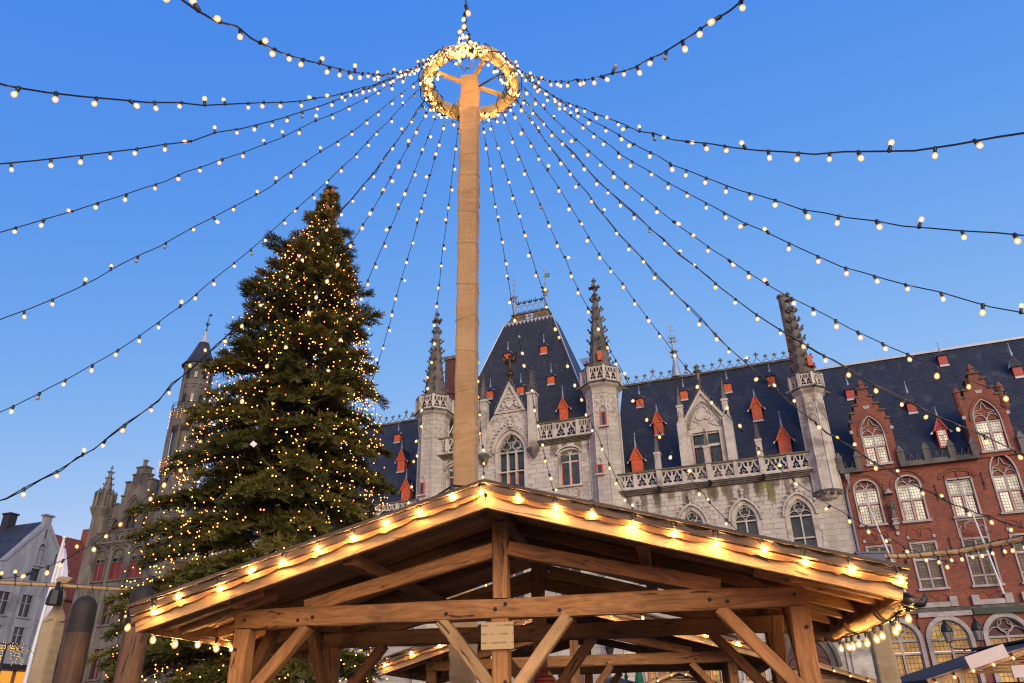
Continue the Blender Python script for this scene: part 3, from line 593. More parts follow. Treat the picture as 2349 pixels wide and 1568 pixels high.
for c in (-17.8, -14.1, -10.2): holes.append(window(PAL, c, 1.5, 8.4, 10.6, 1.1, 'point', M_trim, [(8.4, 10.6, M_glass, M_orange)], head=M_glass, trac=1, hood=.12))
wl = wallmesh(PAL, 'wall', [(-20.0, 0), (-7.6, 0), (-7.6, 19.0), (-12.4, 19.0), (-12.4, 20.6), (-15.8, 20.6), (-15.8, 19.0), (-20.0, 19.0)], holes, M_stone)
stone_blocks(wl, -19.2, -8.1, 14.2, 18.85, holes + [opening(c, 1.6, 14.6, 15.7, .1, 'round') for c in (-9.83, -18.37)], -.012, 220, .33, (.5, .9))
balustrade(PAL, [-11.9, -10.8, -9.07, -8.05], 19.1, 20.28, -.15, M_trim, M_moss); balustrade(PAL, [-20.1, -19.1, -17.4, -16.45], 19.1, 20.28, -.15, M_trim, M_moss)
cornice(PAL, -12.0, -7.9, 18.78, 19.09, M_moss, M_dark); cornice(PAL, -20.2, -16.3, 18.78, 19.09, M_moss, M_dark)
gy = -.16; gb = MB()
gb.prism([(-15.95, 18.5), (-15.6, 18.5)] + arch(bigw, 2.5, 18.66, 1.72, 'point') + [(-12.6, 18.5), (-12.28, 18.5), (-12.28, 20.9), (-13.0, 21.75), (bigw, 23.93), (-15.24, 21.75), (-15.95, 20.9)], gy, .5)
A = arch(bigw, 2.72, 18.7, 1.9, 'point', 9)
bar(gb, A, .09, gy - .05); gb.box(-15.3, -12.9, gy - .12, gy, 21.6, 21.75)
for q in (-1, 1):
    gb.ring([(bigw + q * 1.22, 21.6), (bigw, 24.05)], [(bigw + q * 1.0, 21.6), (bigw, 23.62)], gy - .16, gy + .02)
    for a, b_ in ((.45, 20.95), (1.05, 20.75), (1.3, 20.1), (.75, 21.2)): f = arch(bigw + q * a, .55, b_, .38, 'round', 5); bar(gb, f, .045, gy - .02)
    bar(gb, [(bigw + q * 1.75, 20.4), (bigw + q * 1.3, 21.2), (bigw + q * 1.1, 21.65)], .06, gy - .03)
f = arch(bigw, .62, 20.85, .5, 'round', 6); bar(gb, f, .06, gy - .05)
gb.ball((bigw, gy - .12, 20.75), .17, 7); gb.lathe([(.22, 20.42), (.1, 20.5), (.1, 20.7)], 7, bigw, gy - .1); gb.ball((bigw, gy - .12, 21.0), .1, 6)
# arms carved in the tympanum: crowned shield between two beasts
gb.prism([(bigw - .28, 22.5), (bigw + .28, 22.5), (bigw + .26, 22.15), (bigw, 21.9), (bigw - .26, 22.15)], gy - .14, gy); gb.ball((bigw, gy - .08, 22.8), .17, 7); gb.ball((bigw, gy - .06, 23.08), .12, 6); gb.box(bigw - .2, bigw + .2, gy - .1, gy, 22.56, 22.64)
for q in (-1, 1):
    gb.ball((bigw + q * .5, gy - .05, 22.2), .2, 7, sx=.8, sz=1.3); gb.ball((bigw + q * .38, gy - .08, 22.55), .11, 6); gb.tube([(bigw + q * .55, gy - .06, 22.05), (bigw + q * .8, gy - .06, 21.9), (bigw + q * .95, gy - .05, 21.85)], [.1, .08, .04], 5); gb.tube([(bigw + q * .3, gy - .07, 22.7), (bigw + q * .42, gy - .07, 22.95), (bigw + q * .25, gy - .07, 23.1)], [.06, .05, .02], 5)
    gb.tube([(bigw + q * .1, gy - .06, 21.85), (bigw + q * .45, gy - .06, 21.82), (bigw + q * .75, gy - .06, 21.95)], .05, 5)
g = gb.obj('stone_gable', M_trim, PAL)
for q in (-1, 1):
    for i in range(6): t = (i + .4) / 6; place('crocket', crocket_mesh(M_dark), g, T(bigw + q * lerp(1.2, .08, t), gy - .06, lerp(21.75, 24.0, t)) @ (RZ(PI) if q < 0 else Matrix()) @ Matrix.Rotation(-.9, 4, 'Y') @ Matrix.Scale(1.5, 4))
    for i in range(1, 9): p = A[i if q < 0 else -1 - i]; place('crocket', crocket_mesh(M_trim), g, T(p[0], gy - .1, p[1]) @ Matrix.Rotation(-math.atan2(p[1] - 18.8, p[0] - bigw), 4, 'Y') @ Matrix.Scale(1.3, 4))
for x in (-16.12, -12.3):
    pinnacle(PAL, x, gy - .15, .6, 18.65, 22.75, 25.0, M_trim, M_dark, rows=6)
    mb = MB(); mb.lathe([(.08, 17.95), (.2, 18.1), (.3, 18.3), (.42, 18.5), (.42, 18.66)], 8, x, gy - .1); mb.obj('corbel', M_dark, PAL)
# statue on the gable tip: winged figure with a lance
mb = MB(); mb.lathe([(.14, 23.8), (.12, 24.5), (.25, 24.6), (.3, 24.75), (.1, 24.85)], 8, bigw, gy + .1)
mb.lathe([(.2, 24.85), (.16, 25.2), (.13, 25.45), (.19, 25.75), (.2, 25.95), (.07, 26.08)], 8, bigw, gy + .1); mb.ball((bigw, gy + .08, 26.2), .12, 8)
for q in (-1, 1): mb.prism([(bigw + q * .1, 25.7), (bigw + q * .35, 26.2), (bigw + q * .62, 26.5), (bigw + q * .5, 26.0), (bigw + q * .55, 25.8), (bigw + q * .3, 25.5)], gy + .14, gy + .19); mb.tube([(bigw + q * .18, gy + .1, 25.9), (bigw + q * .34, gy - .05, 25.7), (bigw + q * .25, gy - .2, 25.85)], [.06, .05, .04], 6)
mb.tube([(bigw + .5, gy - .2, 26.3), (bigw - .2, gy - .22, 24.9)], .02, 5); mb.obj('gable_statue', M_bronze, PAL, True)
# central roof with crest and gilded shields
cs0, cs1, cy0, cy1, cz = bigw - 2.18, bigw + 2.18, 4.4, 6.2, 31.4
W = 6.36; mb = MB()
mb.add([(bigw - W, .8, 19.2), (bigw + W, .8, 19.2), (bigw + W, 9.8, 19.2), (bigw - W, 9.8, 19.2), (cs0, cy0, cz), (cs1, cy0, cz), (cs1, cy1, cz), (cs0, cy1, cz)], [(0, 1, 5, 4), (1, 2, 6, 5), (2, 3, 7, 6), (3, 0, 4, 7), (4, 5, 6, 7)])
cr = mb.obj('roof', M_slate, PAL)
mb = MB()
for a, b_ in (((bigw - W, .8, 19.2), (cs0, cy0, cz)), ((bigw + W, .8, 19.2), (cs1, cy0, cz))): mb.tube([a, b_], .06, 5)
mb.obj('hip_flashing', M_lead, cr)
cw = 1.5; mb = MB(); ym = (cy0 + cy1) / 2
mb.taper(bigw, ym, 4.1, cy1 - cy0 - .1, 2 * cw + .1, .9, cz, cz + 1.0); mb.box(bigw - cw - .15, bigw + cw + .15, ym - .55, ym + .55, cz + 1.0, cz + 1.12)
for i in range(13): x = lerp(cs0 - .02, cs1 + .02, (i + .5) / 13); mb.prism([(x - .16, cz + .12), (x + .16, cz + .12), (x, cz - .2)], cy0 - .06, cy0 + .02, mi=1)
cy0 = ym - .42; cs0 = bigw - cw; cs1 = bigw + cw
for i in range(7): x = lerp(cs0 + .2, cs1 - .2, i / 6); f = circle(x, cz + .9, .1, 8); bar(mb, f + [f[0]], .025, cy0 - .05)
cp = mb.obj('roof_crown', [M_dark, M_lead], PAL)
def shield(x, mi, kind):
    s = MB(); zz = cz + .78; s.prism([(x - .32, zz), (x + .32, zz), (x + .3, zz - .42), (x, zz - .75), (x - .3, zz - .42)], cy0 - .32, cy0 + .04); o = s.obj('shield', mi, cp)
    d = MB(); yy = cy0 - .335
    if kind == 0: d.tube([(x - .1, yy, zz - .6), (x - .02, yy, zz - .35), (x + .05, yy, zz - .15)], [.05, .08, .05], 5); [d.tube([(x, yy, zz - .32), (x + a, yy, zz - .32 + b_)], .025, 4) for a, b_ in ((.16, .1), (.18, -.08), (-.15, .02), (-.2, .2))]
    elif kind == 1: d.tube([(x + .16 * (1 - t) * math.cos(7 * t), yy, zz - .22 + .16 * (1 - t) * math.sin(7 * t)) for t in [i / 10 for i in range(11)]] , .03, 4); d.tube([(x + .16, yy, zz - .22), (x + .1, yy, zz - .45), (x - .12, yy, zz - .55)], .03, 4)
    else:
        for i in range(5): a = .3 + i * PI * 2 / 5; d.prism([(x + .03 * math.cos(a), zz - .33 + .03 * math.sin(a)), (x + .3 * math.cos(a - .25), zz - .33 + .3 * math.sin(a - .25)), (x + .3 * math.cos(a + .25), zz - .33 + .3 * math.sin(a + .25))], yy, yy + .02)
    d.obj('charge', M_iron if kind != 2 else M_bronze, o)
shield(bigw - 1.15, M_gold, 0); shield(bigw + .05, M_lead, 1); shield(bigw + 1.2, M_gold, 2)
mb = MB(); zz = cz + 1.12
for i in range(5): x = lerp(cs0 + .2, cs1 - .2, (i + .5) / 5); q = (cs1 - cs0 - .4) / 10; bar(mb, arch(x, 2 * q, zz + .35, .45, 'round', 6), .035, cy0 + .1); bar(mb, [(x - q, zz), (x - q, zz + .4)], .035, cy0 + .1); bar(mb, [(x - q, zz + .75), (x, zz + .98), (x + q, zz + .75)], .03, cy0 + .1)
mb.obj('crest_railing', M_leadfin, cp)
fl = MB()
for q in (-1, 0, 1): fl.tube([(0, 0, 0), (q * .16, 0, .14), (q * .2, 0, .26)], [.05, .07, .03], 5)
fl.tube([(0, 0, .1), (0, 0, .42)], [.06, .02], 5); flm = fl.mesh('fleuron', M_iron)
for i in range(5): place('fleuron', flm, cp, T(lerp(cs0 + .2, cs1 - .2, (i + .5) / 5), cy0 + .1, zz + .95)); place('fleuron', flm, cp, T(lerp(cs0 + .2, cs1 - .2, (i + .5) / 5), cy0 + .1, zz + .02) @ Matrix.Scale(.8, 4))
for x, hh in ((cs0 + .1, 0), (cs1 - .1, .25)):
    mb = MB(); mb.lathe([(.11, cz + 1.1), (.1, cz + 2.35), (.22, cz + 2.5), (.06, cz + 2.6), (.28, cz + 2.85), (.06, cz + 3.0), (.05, cz + 3.5), (.1, cz + 3.55), (.04, cz + 3.6), (.02, cz + 5.0 + hh)], 7, x, cy0 + .1)
    for a in range(4): mb.tube([(x, cy0 + .1, cz + 2.85), (x + .32 * math.cos(a * PI / 2), cy0 + .1 + .32 * math.sin(a * PI / 2), cz + 2.95)], [.05, .08], 5)
    mb.tube([(x - .22, cy0 + .1, cz + 4.1 + hh), (x + .2, cy0 + .1, cz + 4.1 + hh)], .018, 4); mb.tube([(x - .12, cy0 + .1, cz + 4.75 + hh), (x + .12, cy0 + .1, cz + 4.75 + hh)], .02, 4); mb.ball((x, cy0 + .1, cz + 4.6 + hh), .06, 6)
    sp = mb.obj('roof_spike', M_leadfin, cp)
    v = MB(); v.box(x + .04, x + .44 if hh else x + .12, cy0 + .09, cy0 + .11, cz + 3.98 + hh, cz + 4.38 + hh, 0)
    if hh: v.tube([(x + .34, cy0 + .08, cz + 4.3 + hh), (x + .2, cy0 + .08, cz + 4.32 + hh), (x + .2, cy0 + .08, cz + 4.06 + hh), (x + .3, cy0 + .08, cz + 4.06 + hh), (x + .3, cy0 + .08, cz + 4.2 + hh), (x + .2, cy0 + .08, cz + 4.2 + hh)], .016, 4, 1)
    v.obj('weather_vane', [plain('vane_green', (.02, .16, .09), .5), M_whitepaint], sp) if hh else v.obj('weather_vane', M_leadfin, sp)
# dormers on the central roof
for sm, hm in ((-10.93, 23.35), (-13.32, 22.95), (-15.76, 23.0), (-11.4, 25.9), (-14.3, 25.85)): hatch(PAL, sm, hm, EC, .5, .62, .5, .65)
dormer(PAL, -10.08, 20.42, EC, .62, 1.05, .75, .85)
mb = MB(); hs, hz, hy = -8.75, 24.9, 3.3; mb.box(hs - .1, hs + .75, hy - .35, hy + .35, hz, hz + 1.0); o = mb.obj('dormer', M_orange, PAL)
r = MB(); r.add([(hs - .5, hy - .5, hz + .95), (hs + .85, hy - .5, hz + .95), (hs + .85, hy, hz + 1.7), (hs - .9, hy, hz + 1.7), (hs - .5, hy + .5, hz + .95), (hs + .85, hy + .5, hz + .95)], [(0, 1, 2, 3), (4, 5, 2, 3)]); r.obj('dormer_roof', M_lead, o)
# turrets
turret(PAL, -20.5, .35, 1.12, 0, 22.65, 23.75, 31.7); turret(PAL, -7.3, .35, 1.12, 0, 22.65, 23.75, 31.8); turret(PAL, 6.1, .12, .82, 13.45, 20.0, 20.85, 27.4, corbel=12.93)
turret(PAL, -34.2, .12, .82, 13.45, 20.0, 20.85, 27.4, corbel=12.93)
for s, z0, z1, y in ((-7.55, 16.1, 16.65, -.78), (-7.05, 19.4, 20.3, -.78), (-20.75, 16.2, 17.0, -.78)):
    mb = MB(); mb.prism([(s - .22, z0 - .05), (s + .22, z0 - .05), (s + .22, z1 + .05), (s - .22, z1 + .05)], y, y + .2, [[(s - .14, z0), (s + .14, z0), (s + .14, z1), (s - .14, z1)]]); o = mb.obj('window', M_orange, PAL); p = MB(); p.box(s - .15, s + .15, y + .02, y + .06, z0, z1); p.obj('pane', M_glass, o)
    mb = MB(); mb.box(s - .32, s + .32, y - .12, y + .2, z0 - .16, z0 - .06); bar(mb, arch(s, .4, z1 + .2, .35, 'point', 5), .03, y + .02); mb.obj('sill', M_trim, o)
for cx, zt in ((-7.05, 24.9), (6.6, 22.0)): mb = MB(); mb.box(cx - .14, cx + .14, -.62 if cx < 0 else -.52, 0, zt - .55, zt + .15); mb.obj('shutter', M_orange, PAL)
# chimneys
mb = MB(); s_, z_ = deep(-18.9, 26.9, 4.); mb.box(s_ - .42, s_ + .38, 3.5, 4.6, 16, z_ - .3); mb.box(s_ - .52, s_ + .48, 3.4, 4.7, z_ - 3.4, z_ - 3.25); mb.box(s_ - .55, s_ + .5, 3.4, 4.7, z_ - .3, z_, 1); mb.obj('chimney', [M_brickd, M_dark], PAL)
mb = MB(); s_, z_ = deep(5.7, 27.05, 3.); mb.box(s_ - .28, s_ + .35, 2.6, 3.4, 17, z_ - 3.2); mb.lathe([(.29, z_ - 3.3), (.29, z_ - .25), (.37, z_ - .2), (.37, z_ - .05), (.25, z_)], 10, s_, 3., 1)
for i in range(4): mb.lathe([(.30, z_ - 3.0 + i * .7), (.305, z_ - 2.98 + i * .7)], 10, s_, 3., 1)
mb.obj('chimney', [M_brickd, M_dark], PAL)
mb = MB(); mb.box(5.3, 6.9, -.1, .1, 0, 5.1); mb.box(5.1, 7.0, -.25, .1, 5.1, 5.25); mb.box(5.55, 6.7, -.2, .1, .2, 4.9); mb.obj('buttress', M_trim, PAL)

# ================================================================== red brick gothic house
BRK = thing('brick_house', 'red brick gothic house with stepped gables, slate roof and lamplit leaded windows', 'house', (FX, FY, 0), FA)
EB = (.6, 14.85, 1.54)
holes = []
cols = [(8.13, 'arch'), (10.4, 'arch'), (13.0, 'flat'), (15.33, 'tall'), (17.9, 'arch'), (20.2, 'flat')]
for i, (c, k) in enumerate(cols):
    up = [(11.28, 12.48, M_litpane, M_redpaint), (12.54, 13.28, M_litpane, None)]
    if k == 'arch': holes.append(window(BRK, c, 1.2, 11.28, 13.3, .55, 'round', M_bluestone, up, head=M_brick, trac=4, fr=.09, mull=.09))
    elif k == 'flat': holes.append(window(BRK, c, 1.2, 11.28, 13.35, 0, 'flat', M_bluestone, up, fr=.09, mull=.09))
    else: holes.append(window(BRK, c, 1.2, 11.28, 13.35, 1.15, 'round', M_bluestone, up, head=M_brick, trac=3, fr=.09, mull=.09))
    lm = M_dimpane
    holes.append(window(BRK, c, 1.2, 7.6, 10.0, 0, 'flat', M_bluestone, [(7.6, 8.1, M_dimpane, None), (8.14, 9.12, lm, M_redframe), (9.2, 9.98, lm, None)], fr=.09, mull=.09))
    mb = MB()                                     # relieving arches and blind niches in brick
    if k != 'tall':
        if k == 'arch': bar(mb, arch(c, 1.75, 13.35, .85, 'round', 7), .06, -.02)
        else: bar(mb, arch(c, 1.7, 13.45, .45, 'round', 7), .07, -.02); bar(mb, arch(c, 1.9, 13.45, .58, 'round', 7), .05, -.03); [mb.lathe([(.05, 13.35), (.03, 13.75), (.01, 13.85)], 5, c + q * .64, -.05) for q in (-1, 0, 1)]
    for q in (-1, 1):
        if k != 'flat': bar(mb, [(c + q * .36 - .3, 10.35)] + arch(c + q * .36, .6, 10.55, .3, 'round', 5) + [(c + q * .36 + .3, 10.35)], .045, -.01); mb.box(c + q * .66 - .07, c + q * .66 + .07, -.07, .0, 10.28, 10.45, 1)
        bar(mb, arch(c + q * .36, .6, 10.16, .12, 'round', 5), .04, -.01); bar(mb, arch(c + q * .36, .6, 6.95, .32, 'round', 5), .04, -.01)
    if k == 'flat':                               # foiled stone panel under the window
        bar(mb, [(c - .62, 10.12), (c - .62, 10.6), (c - .5, 10.75), (c - .34, 10.62), (c - .3, 10.85), (c, 11.0), (c + .3, 10.85), (c + .34, 10.62), (c + .5, 10.75), (c + .62, 10.6), (c + .62, 10.12)], .05, -.02, 1); mb.box(c - .72, c + .72, -.05, .02, 11.05, 11.14, 1); mb.box(c - .72, c - .64, -.05, .02, 10.1, 11.05, 1); mb.box(c + .64, c + .72, -.05, .02, 10.1, 11.05, 1)
    mb.obj('brick_relief', [M_brick, M_bluestone], BRK)
    mb = MB(); mb.box(c - .8, c + .8, -.16, .02, 6.6, 6.85); mb.box(c - .95, c - .6, -.2, .02, 6.6, 7.1); mb.box(c + .6, c + .95, -.2, .02, 6.6, 7.1); mb.obj('ledge', M_bluestone, BRK)
for c in (8.15, 10.55, 13.25, 15.9, 18.5):
    holes.append(window(BRK, c, 1.85, .3, 5.0, .95, 'point', M_bluestone, [(.3, 2.0, M_darkglass, M_redframe), (2.1, 4.35, M_yellowpane, M_redframe), (4.45, 5.0, M_yellowpane, None)], cols=2, head=M_yellowpane if c != 13.25 else M_darkglass, trac=1, fr=.2, proud=.12, rec=.4, mull=.1, sill=False))
wallmesh(BRK, 'wall', [(6.98, 0), (22, 0), (22, 14.45), (6.98, 14.45)], holes, M_brick)
for a, b_, c_, d_, e_ in ((6.95, 8.2, -.35, 14.35, 14.55), (10.25, 14.3, -.35, 14.35, 14.55), (16.4, 22, -.35, 14.35, 14.55), (7, 22, -.12, 6.32, 6.58)): mb = MB(); mb.box(a, b_, c_, .02, d_, e_); mb.obj('cornice', M_grey, BRK)
mb = MB(); mb.box(9.3, 11.9, -.15, -.02, 6.12, 6.36)
for i in range(7): mb.box(9.55 + i * .33, 9.63 + i * .33, -.16, -.14, 6.14, 6.34)
mb.obj('letter_frieze', M_bluestone, BRK)
mb = MB(); mb.box(11.95, 17.4, -.22, -.05, 6.12, 6.42); mb.obj('green_fascia', M_green, BRK)
def spiky_parapet(x0, x1, posts):
    mb = MB(); n = int((x1 - x0) / .32)
    for i in range(n): x = lerp(x0, x1, (i + .5) / n); bar(mb, [(x - .15, 14.55), (x - .08, 14.75), (x, 15.05), (x + .08, 14.75), (x + .15, 14.55)], .03, -.15); mb.ball((x, -.15, 15.02), .05, 5)
    mb.box(x0, x1, -.2, -.1, 14.553, 14.68); mb.obj('parapet_railing', M_grey, BRK)
    for p in posts: q = MB(); q.box(p - .17, p + .17, -.32, .0, 14.54, 15.25); q.taper(p, -.16, .42, .4, .1, .1, 15.25, 15.65); q.obj('parapet_post', M_grey, BRK)
spiky_parapet(7.1, 8.0, (7.05, 8.05)); spiky_parapet(10.45, 14.1, (10.4, 11.75, 13.05, 14.2)); spiky_parapet(16.55, 21, (16.6, 18.2, 20))
ro, zrb = gable_roof(BRK, 6.9, 26, EB, 6.5, M_slate)
def step_gable(c, steps, win, pins=()):
    pts = []; z = 14.4
    for hw, zt in steps: pts += [(c + hw, z), (c + hw, zt)]; z = zt
    poly = [(x, zz) for x, zz in pts]; poly = poly + [(2 * c - x, zz) for x, zz in reversed(poly)]
    hole = opening(c, win[0], win[1], win[2], win[3], 'point')
    mb = MB(); mb.prism(poly, -.1, .6, [hole]); mb.prism([(c - steps[0][0] + .05, 14.4), (c + steps[0][0] - .05, 14.4), (c + steps[0][0] - .05, 16.5), (c, 18.4), (c - steps[0][0] + .05, 16.5)], .6, 3.2)
    bar(mb, arch(c, win[0] + .3, win[2], win[3] + .2, 'point', 8), .09, -.1)
    o = mb.obj('stepped_gable', M_brick, BRK); k = MB()
    for (hw, zt), (hw2, _) in zip(steps, steps[1:] + [(0, 0)]):
        for q in (-1, 1):
            a, b_ = sorted((c + q * (hw + .07), c + q * max(hw2 - .02, 0))); k.box(a, b_, -.2, .65, zt + .001, zt + .1)
    k.obj('coping', M_moss, o)
    for q in (-1, 1): s = MB(); s.box(c + q * (steps[0][0] + .02) - .09, c + q * (steps[0][0] + .02) + .09, -.14, 0, 16.75, 16.95); s.obj('stone_corbel', M_bluestone, o)
    s = MB(); s.prism([(c - .2, steps[2][1] - .05), (c + .2, steps[2][1] - .05), (c + .14, steps[2][1] - .25), (c - .14, steps[2][1] - .25)], -.14, 0); s.obj('keystone', M_bluestone, o)
    zt = steps[-1][1]; s = MB(); s.lathe([(.2, zt), (.2, zt + .35), (.26, zt + .4), (.1, zt + .7), (.03, zt + .75)], 6, c, .2); s.obj('gable_pinnacle', M_brick, o)
    for q in pins: s = MB(); s.lathe([(.06, 16.9), (.24, 17.25), (.26, 17.4), (.2, 17.5), (.2, 18.35), (.27, 18.42), (.14, 18.62), (.04, 18.8)], 8, c + q * (steps[0][0] + .02), 0); s.obj('side_pinnacle', [M_brick], o)
    window(BRK, c, win[0], win[1], win[2], win[3], 'point', M_bluestone, [(win[1], win[1] + 1.08, M_litpane, M_redpaint), (win[1] + 1.16, 16.48, M_litpane, None)], y=-.1, head=M_brick, trac=3, fr=.06, mull=.09, proud=.03)
step_gable(9.2, [(1.1, 17.45), (.95, 17.98), (.7, 18.45), (.46, 18.96), (.3, 19.5)], (1.2, 14.75, 16.55, 1.15))
step_gable(15.3, [(1.1, 17.5), (1.0, 18.0), (.78, 18.46), (.5, 19.07), (.28, 19.45)], (1.3, 14.75, 16.6, 1.2), pins=(-1, 1))
dormer(BRK, 12.84, 15.23, EB, .56, 1.2, .75, .6, mat=M_redpaint, pane=M_litpane)
for sm, hm, hr in ((8.5, 19.0, .5), (11.66, 17.6, .95), (14.0, 20.3, .45), (17.6, 18.9, 1.1)): hatch(BRK, sm, hm, EB, .46, .62, hr, .6, mat=M_redpaint, side=-1)
for c, z0 in ((9.05, 12.95), (11.75, 12.6), (14.2, 13.0), (9.35, 9.1), (11.75, 9.6), (14.15, 9.3), (9.2, 5.6), (11.9, 5.6), (14.4, 5.9)):
    mb = MB(); mb.tube([(c, -.06, z0 + .55), (c, -.06, z0 - .35)], .025, 4); mb.ball((c, -.06, z0), .06, 5, sz=1.6); mb.ball((c, -.06, z0 + .55), .05, 5); mb.obj('wall_anchor', M_iron, BRK)
mb = MB(); mb.taper(7.3, -.25, .16, .16, .3, .24, 13.95, 14.3); mb.tube([(7.3, -.25, 14.0), (7.3, -.25, 13.7), (7.12, -.18, 13.4), (7.06, -.12, 13.1), (7.06, -.12, .2)], .065, 7); mb.obj('drainpipe', plain('zinc', (.2, .23, .27), .5, .3), BRK)
# niche statue between the windows
st = thing('wall_statue', 'small pale stone statue on a carved bracket between brick house windows', 'statue', (FX, FY, 0), FA)
mb = MB(); mb.lathe([(.13, 11.46), (.15, 11.5), (.12, 11.8), (.1, 12.0), (.12, 12.2), (.14, 12.34), (.05, 12.42)], 8, 9.28, -.28); mb.ball((9.28, -.3, 12.52), .085, 8, sz=1.2); mb.tube([(9.15, -.3, 12.32), (9.08, -.4, 12.12), (9.22, -.46, 12.2)], [.05, .045, .04], 6); mb.tube([(9.41, -.3, 12.32), (9.46, -.38, 12.08), (9.35, -.45, 11.98)], [.05, .045, .04], 6); mb.tube([(9.2, -.36, 11.5), (9.24, -.4, 11.75), (9.22, -.38, 11.95)], [.07, .06, .05], 6); mb.obj('figure', M_grey, st, True)
mb = MB(); mb.box(9.12, 9.44, -.44, 0, 11.36, 11.45); mb.box(9.16, 9.4, -.38, 0, 11.18, 11.36); mb.box(9.1, 9.46, -.44, 0, 11.08, 11.18); mb.taper(9.28, -.15, .1, .12, .28, .3, 10.85, 11.08); mb.box(9.2, 9.36, -.1, 0, 10.55, 10.75); mb.obj('bracket', M_bluestone, st)
mb = MB(); mb.lathe([(.28, 12.9), (.2, 13.0), (.05, 13.2)], 8, 9.28, -.15); mb.obj('canopy', M_bluestone, st)
# flagpoles in front of the brick house
for (s0, h0, s1, h1, lab) in ((9.0, 7.0, 7.95, 12.6, 'slim white flagpole on the brick house above the hut roof corner'), (13.55, 7.05, 12.9, 12.9, 'slim white flagpole standing on the ledge right of the hut roof corner')):
    fp = thing('flagpole', lab, 'flagpole', (FX, FY, 0), FA, None); a, b_ = (s0, -.3, h0), (s1, -1.0, h1)
    mb = MB(); mb.tube([a, tuple(lerp(a[i], b_[i], .5) for i in range(3)), b_], [.06, .05, .03], 8); mb.obj('pole', M_whitepaint, fp); mb = MB(); mb.ball(b_, .05, 8); mb.obj('knob', M_whitepaint, fp)
    mb = MB(); t = .55; m_ = tuple(lerp(a[i], b_[i], t) for i in range(3))
    for q in (-.75, .75): mb.tube([(m_[0] + q, -.02, m_[2] + .1), (m_[0] + q * .4, -.3, m_[2] - .02), m_], .014, 4)
    mb.obj('stay_wire', M_iron, fp)
# wall lanterns
for s_, lab in ((10.35, 'black wall lantern on iron bracket between brick arches, left of the pair'), (11.75, 'black wall lantern on iron bracket between brick arches, right of the pair')):
    lt = thing('wall_lantern', lab, 'lantern', (FX, FY, 0), FA, 'lanterns on the brick house'); y = -1.1
    mb = MB(); mb.lathe([(.26, 5.25), (.28, 5.3), (.24, 5.45), (.18, 5.6), (.08, 5.72), (.1, 5.8), (.03, 5.85)], 8, s_, y); mb.lathe([(.17, 4.75), (.18, 4.79)], 6, s_, y); mb.obj('hood', M_iron, lt)
    mb = MB(); mb.lathe([(.15, 4.78), (.24, 5.25)], 6, s_, y); mb.obj('glass_body', plain('lantern_glass', (.22, .2, .2), .15), lt)
    mb = MB()
    for k in range(6): a = k * PI / 3; mb.tube([(s_ + .155 * math.cos(a), y + .155 * math.sin(a), 4.77), (s_ + .25 * math.cos(a), y + .25 * math.sin(a), 5.26)], .012, 4)
    q = 1 if s_ < 11 else -1
    mb.tube([(s_, y, 4.75), (s_, y, 4.55), (s_ + q * .12, y + .05, 4.45), (s_ + q * .7, y + .2, 4.42)], .03, 5); mb.tube([(s_ + q * .7, y + .2, 4.42), (11.05, -.1, 4.4)], .03, 5)
    for i in range(3): mb.tube([(s_ + q * (.25 + i * .18) + .07 * math.cos(a), y + .1, 4.36 + .07 * math.sin(a)) for a in [k * .8 for k in range(8)]], .014, 4)
    mb.obj('bracket', M_iron, lt)

# ================================================================== grey gothic building with tower, far left
LB = thing('grey_gothic_building', 'grey stone gothic building with stepped gable, corner pinnacle and galleried round tower', 'building', (FX, FY, 0), FA)
holes = []
for c in (-51.3, -49.3, -47.2): holes.append(window(LB, c, 1.45, 12.5, 14.3, .75, 'point', M_grey, [(12.5, 13.95, M_redframe, M_redframe), (14.0, 14.3, M_darkglass, None)], head=M_grey, trac=1, hood=.1, fr=.14))
for c in (-50.9, -49.2, -47.4): holes.append(window(LB, c, 1.0, 9.0, 10.7, .0, 'flat', M_grey, [(9.0, 10.7, M_darkglass, M_redframe)], fr=.14))
for c in (-50.9, -49.2, -47.4): holes.append(window(LB, c, 1.0, 5.0, 7.2, .0, 'flat', M_grey, [(5.0, 7.2, M_darkglass, M_redframe)], fr=.14))
wallmesh(LB, 'wall', [(-52.9, 0), (-41.5, 0), (-41.5, 15.5), (-52.9, 15.5)], holes, M_grey)
mb = MB()
for i in range(8):
    x = -52.0 + i * .75; bar(mb, [(x - .3, 11.1)] + arch(x, .6, 11.4, .35, 'point', 4) + [(x + .3, 11.1)], .05, -.02)
for x in (-52.3, -50.1, -48.2, -46.2): mb.lathe([(.16, 0), (.16, 15.5)], 6, x, -.05)
mb.obj('wall_shafts', M_grey, LB)
cornice(LB, -53, -45.8, 15.2, 15.55, M_grey, M_grey); balustrade(LB, [-52.7 + 1.35 * i for i in range(6)], 15.57, 16.4, -.2, M_grey, M_dark)
c = -49.2; steps = [(2.7, 17.8), (2.35, 19.05), (1.6, 19.7), (1.45, 20.9), (.78, 21.5), (.52, 22.12)]
pts = []; z = 15.5
for hw, zt in steps: pts += [(c + hw, z), (c + hw, zt)]; z = zt
h1 = window(LB, c + .02, 1.3, 16.5, 18.35, 1.1, 'point', M_grey, [(16.5, 18.3, M_darkglass, M_redframe)], head=M_grey, trac=2, hood=.1, fr=.15, y=.4); h2 = window(LB, c - 1.65, .8, 16.0, 17.1, .6, 'point', M_grey, [(16.0, 17.1, M_darkglass, M_redframe)], head=M_grey, hood=.08, fr=.1, y=.4, trac=0); h3 = window(LB, c + 1.7, .8, 16.0, 17.1, .6, 'point', M_grey, [(16.0, 17.1, M_darkglass, M_redframe)], head=M_grey, hood=.08, fr=.1, y=.4, trac=0)
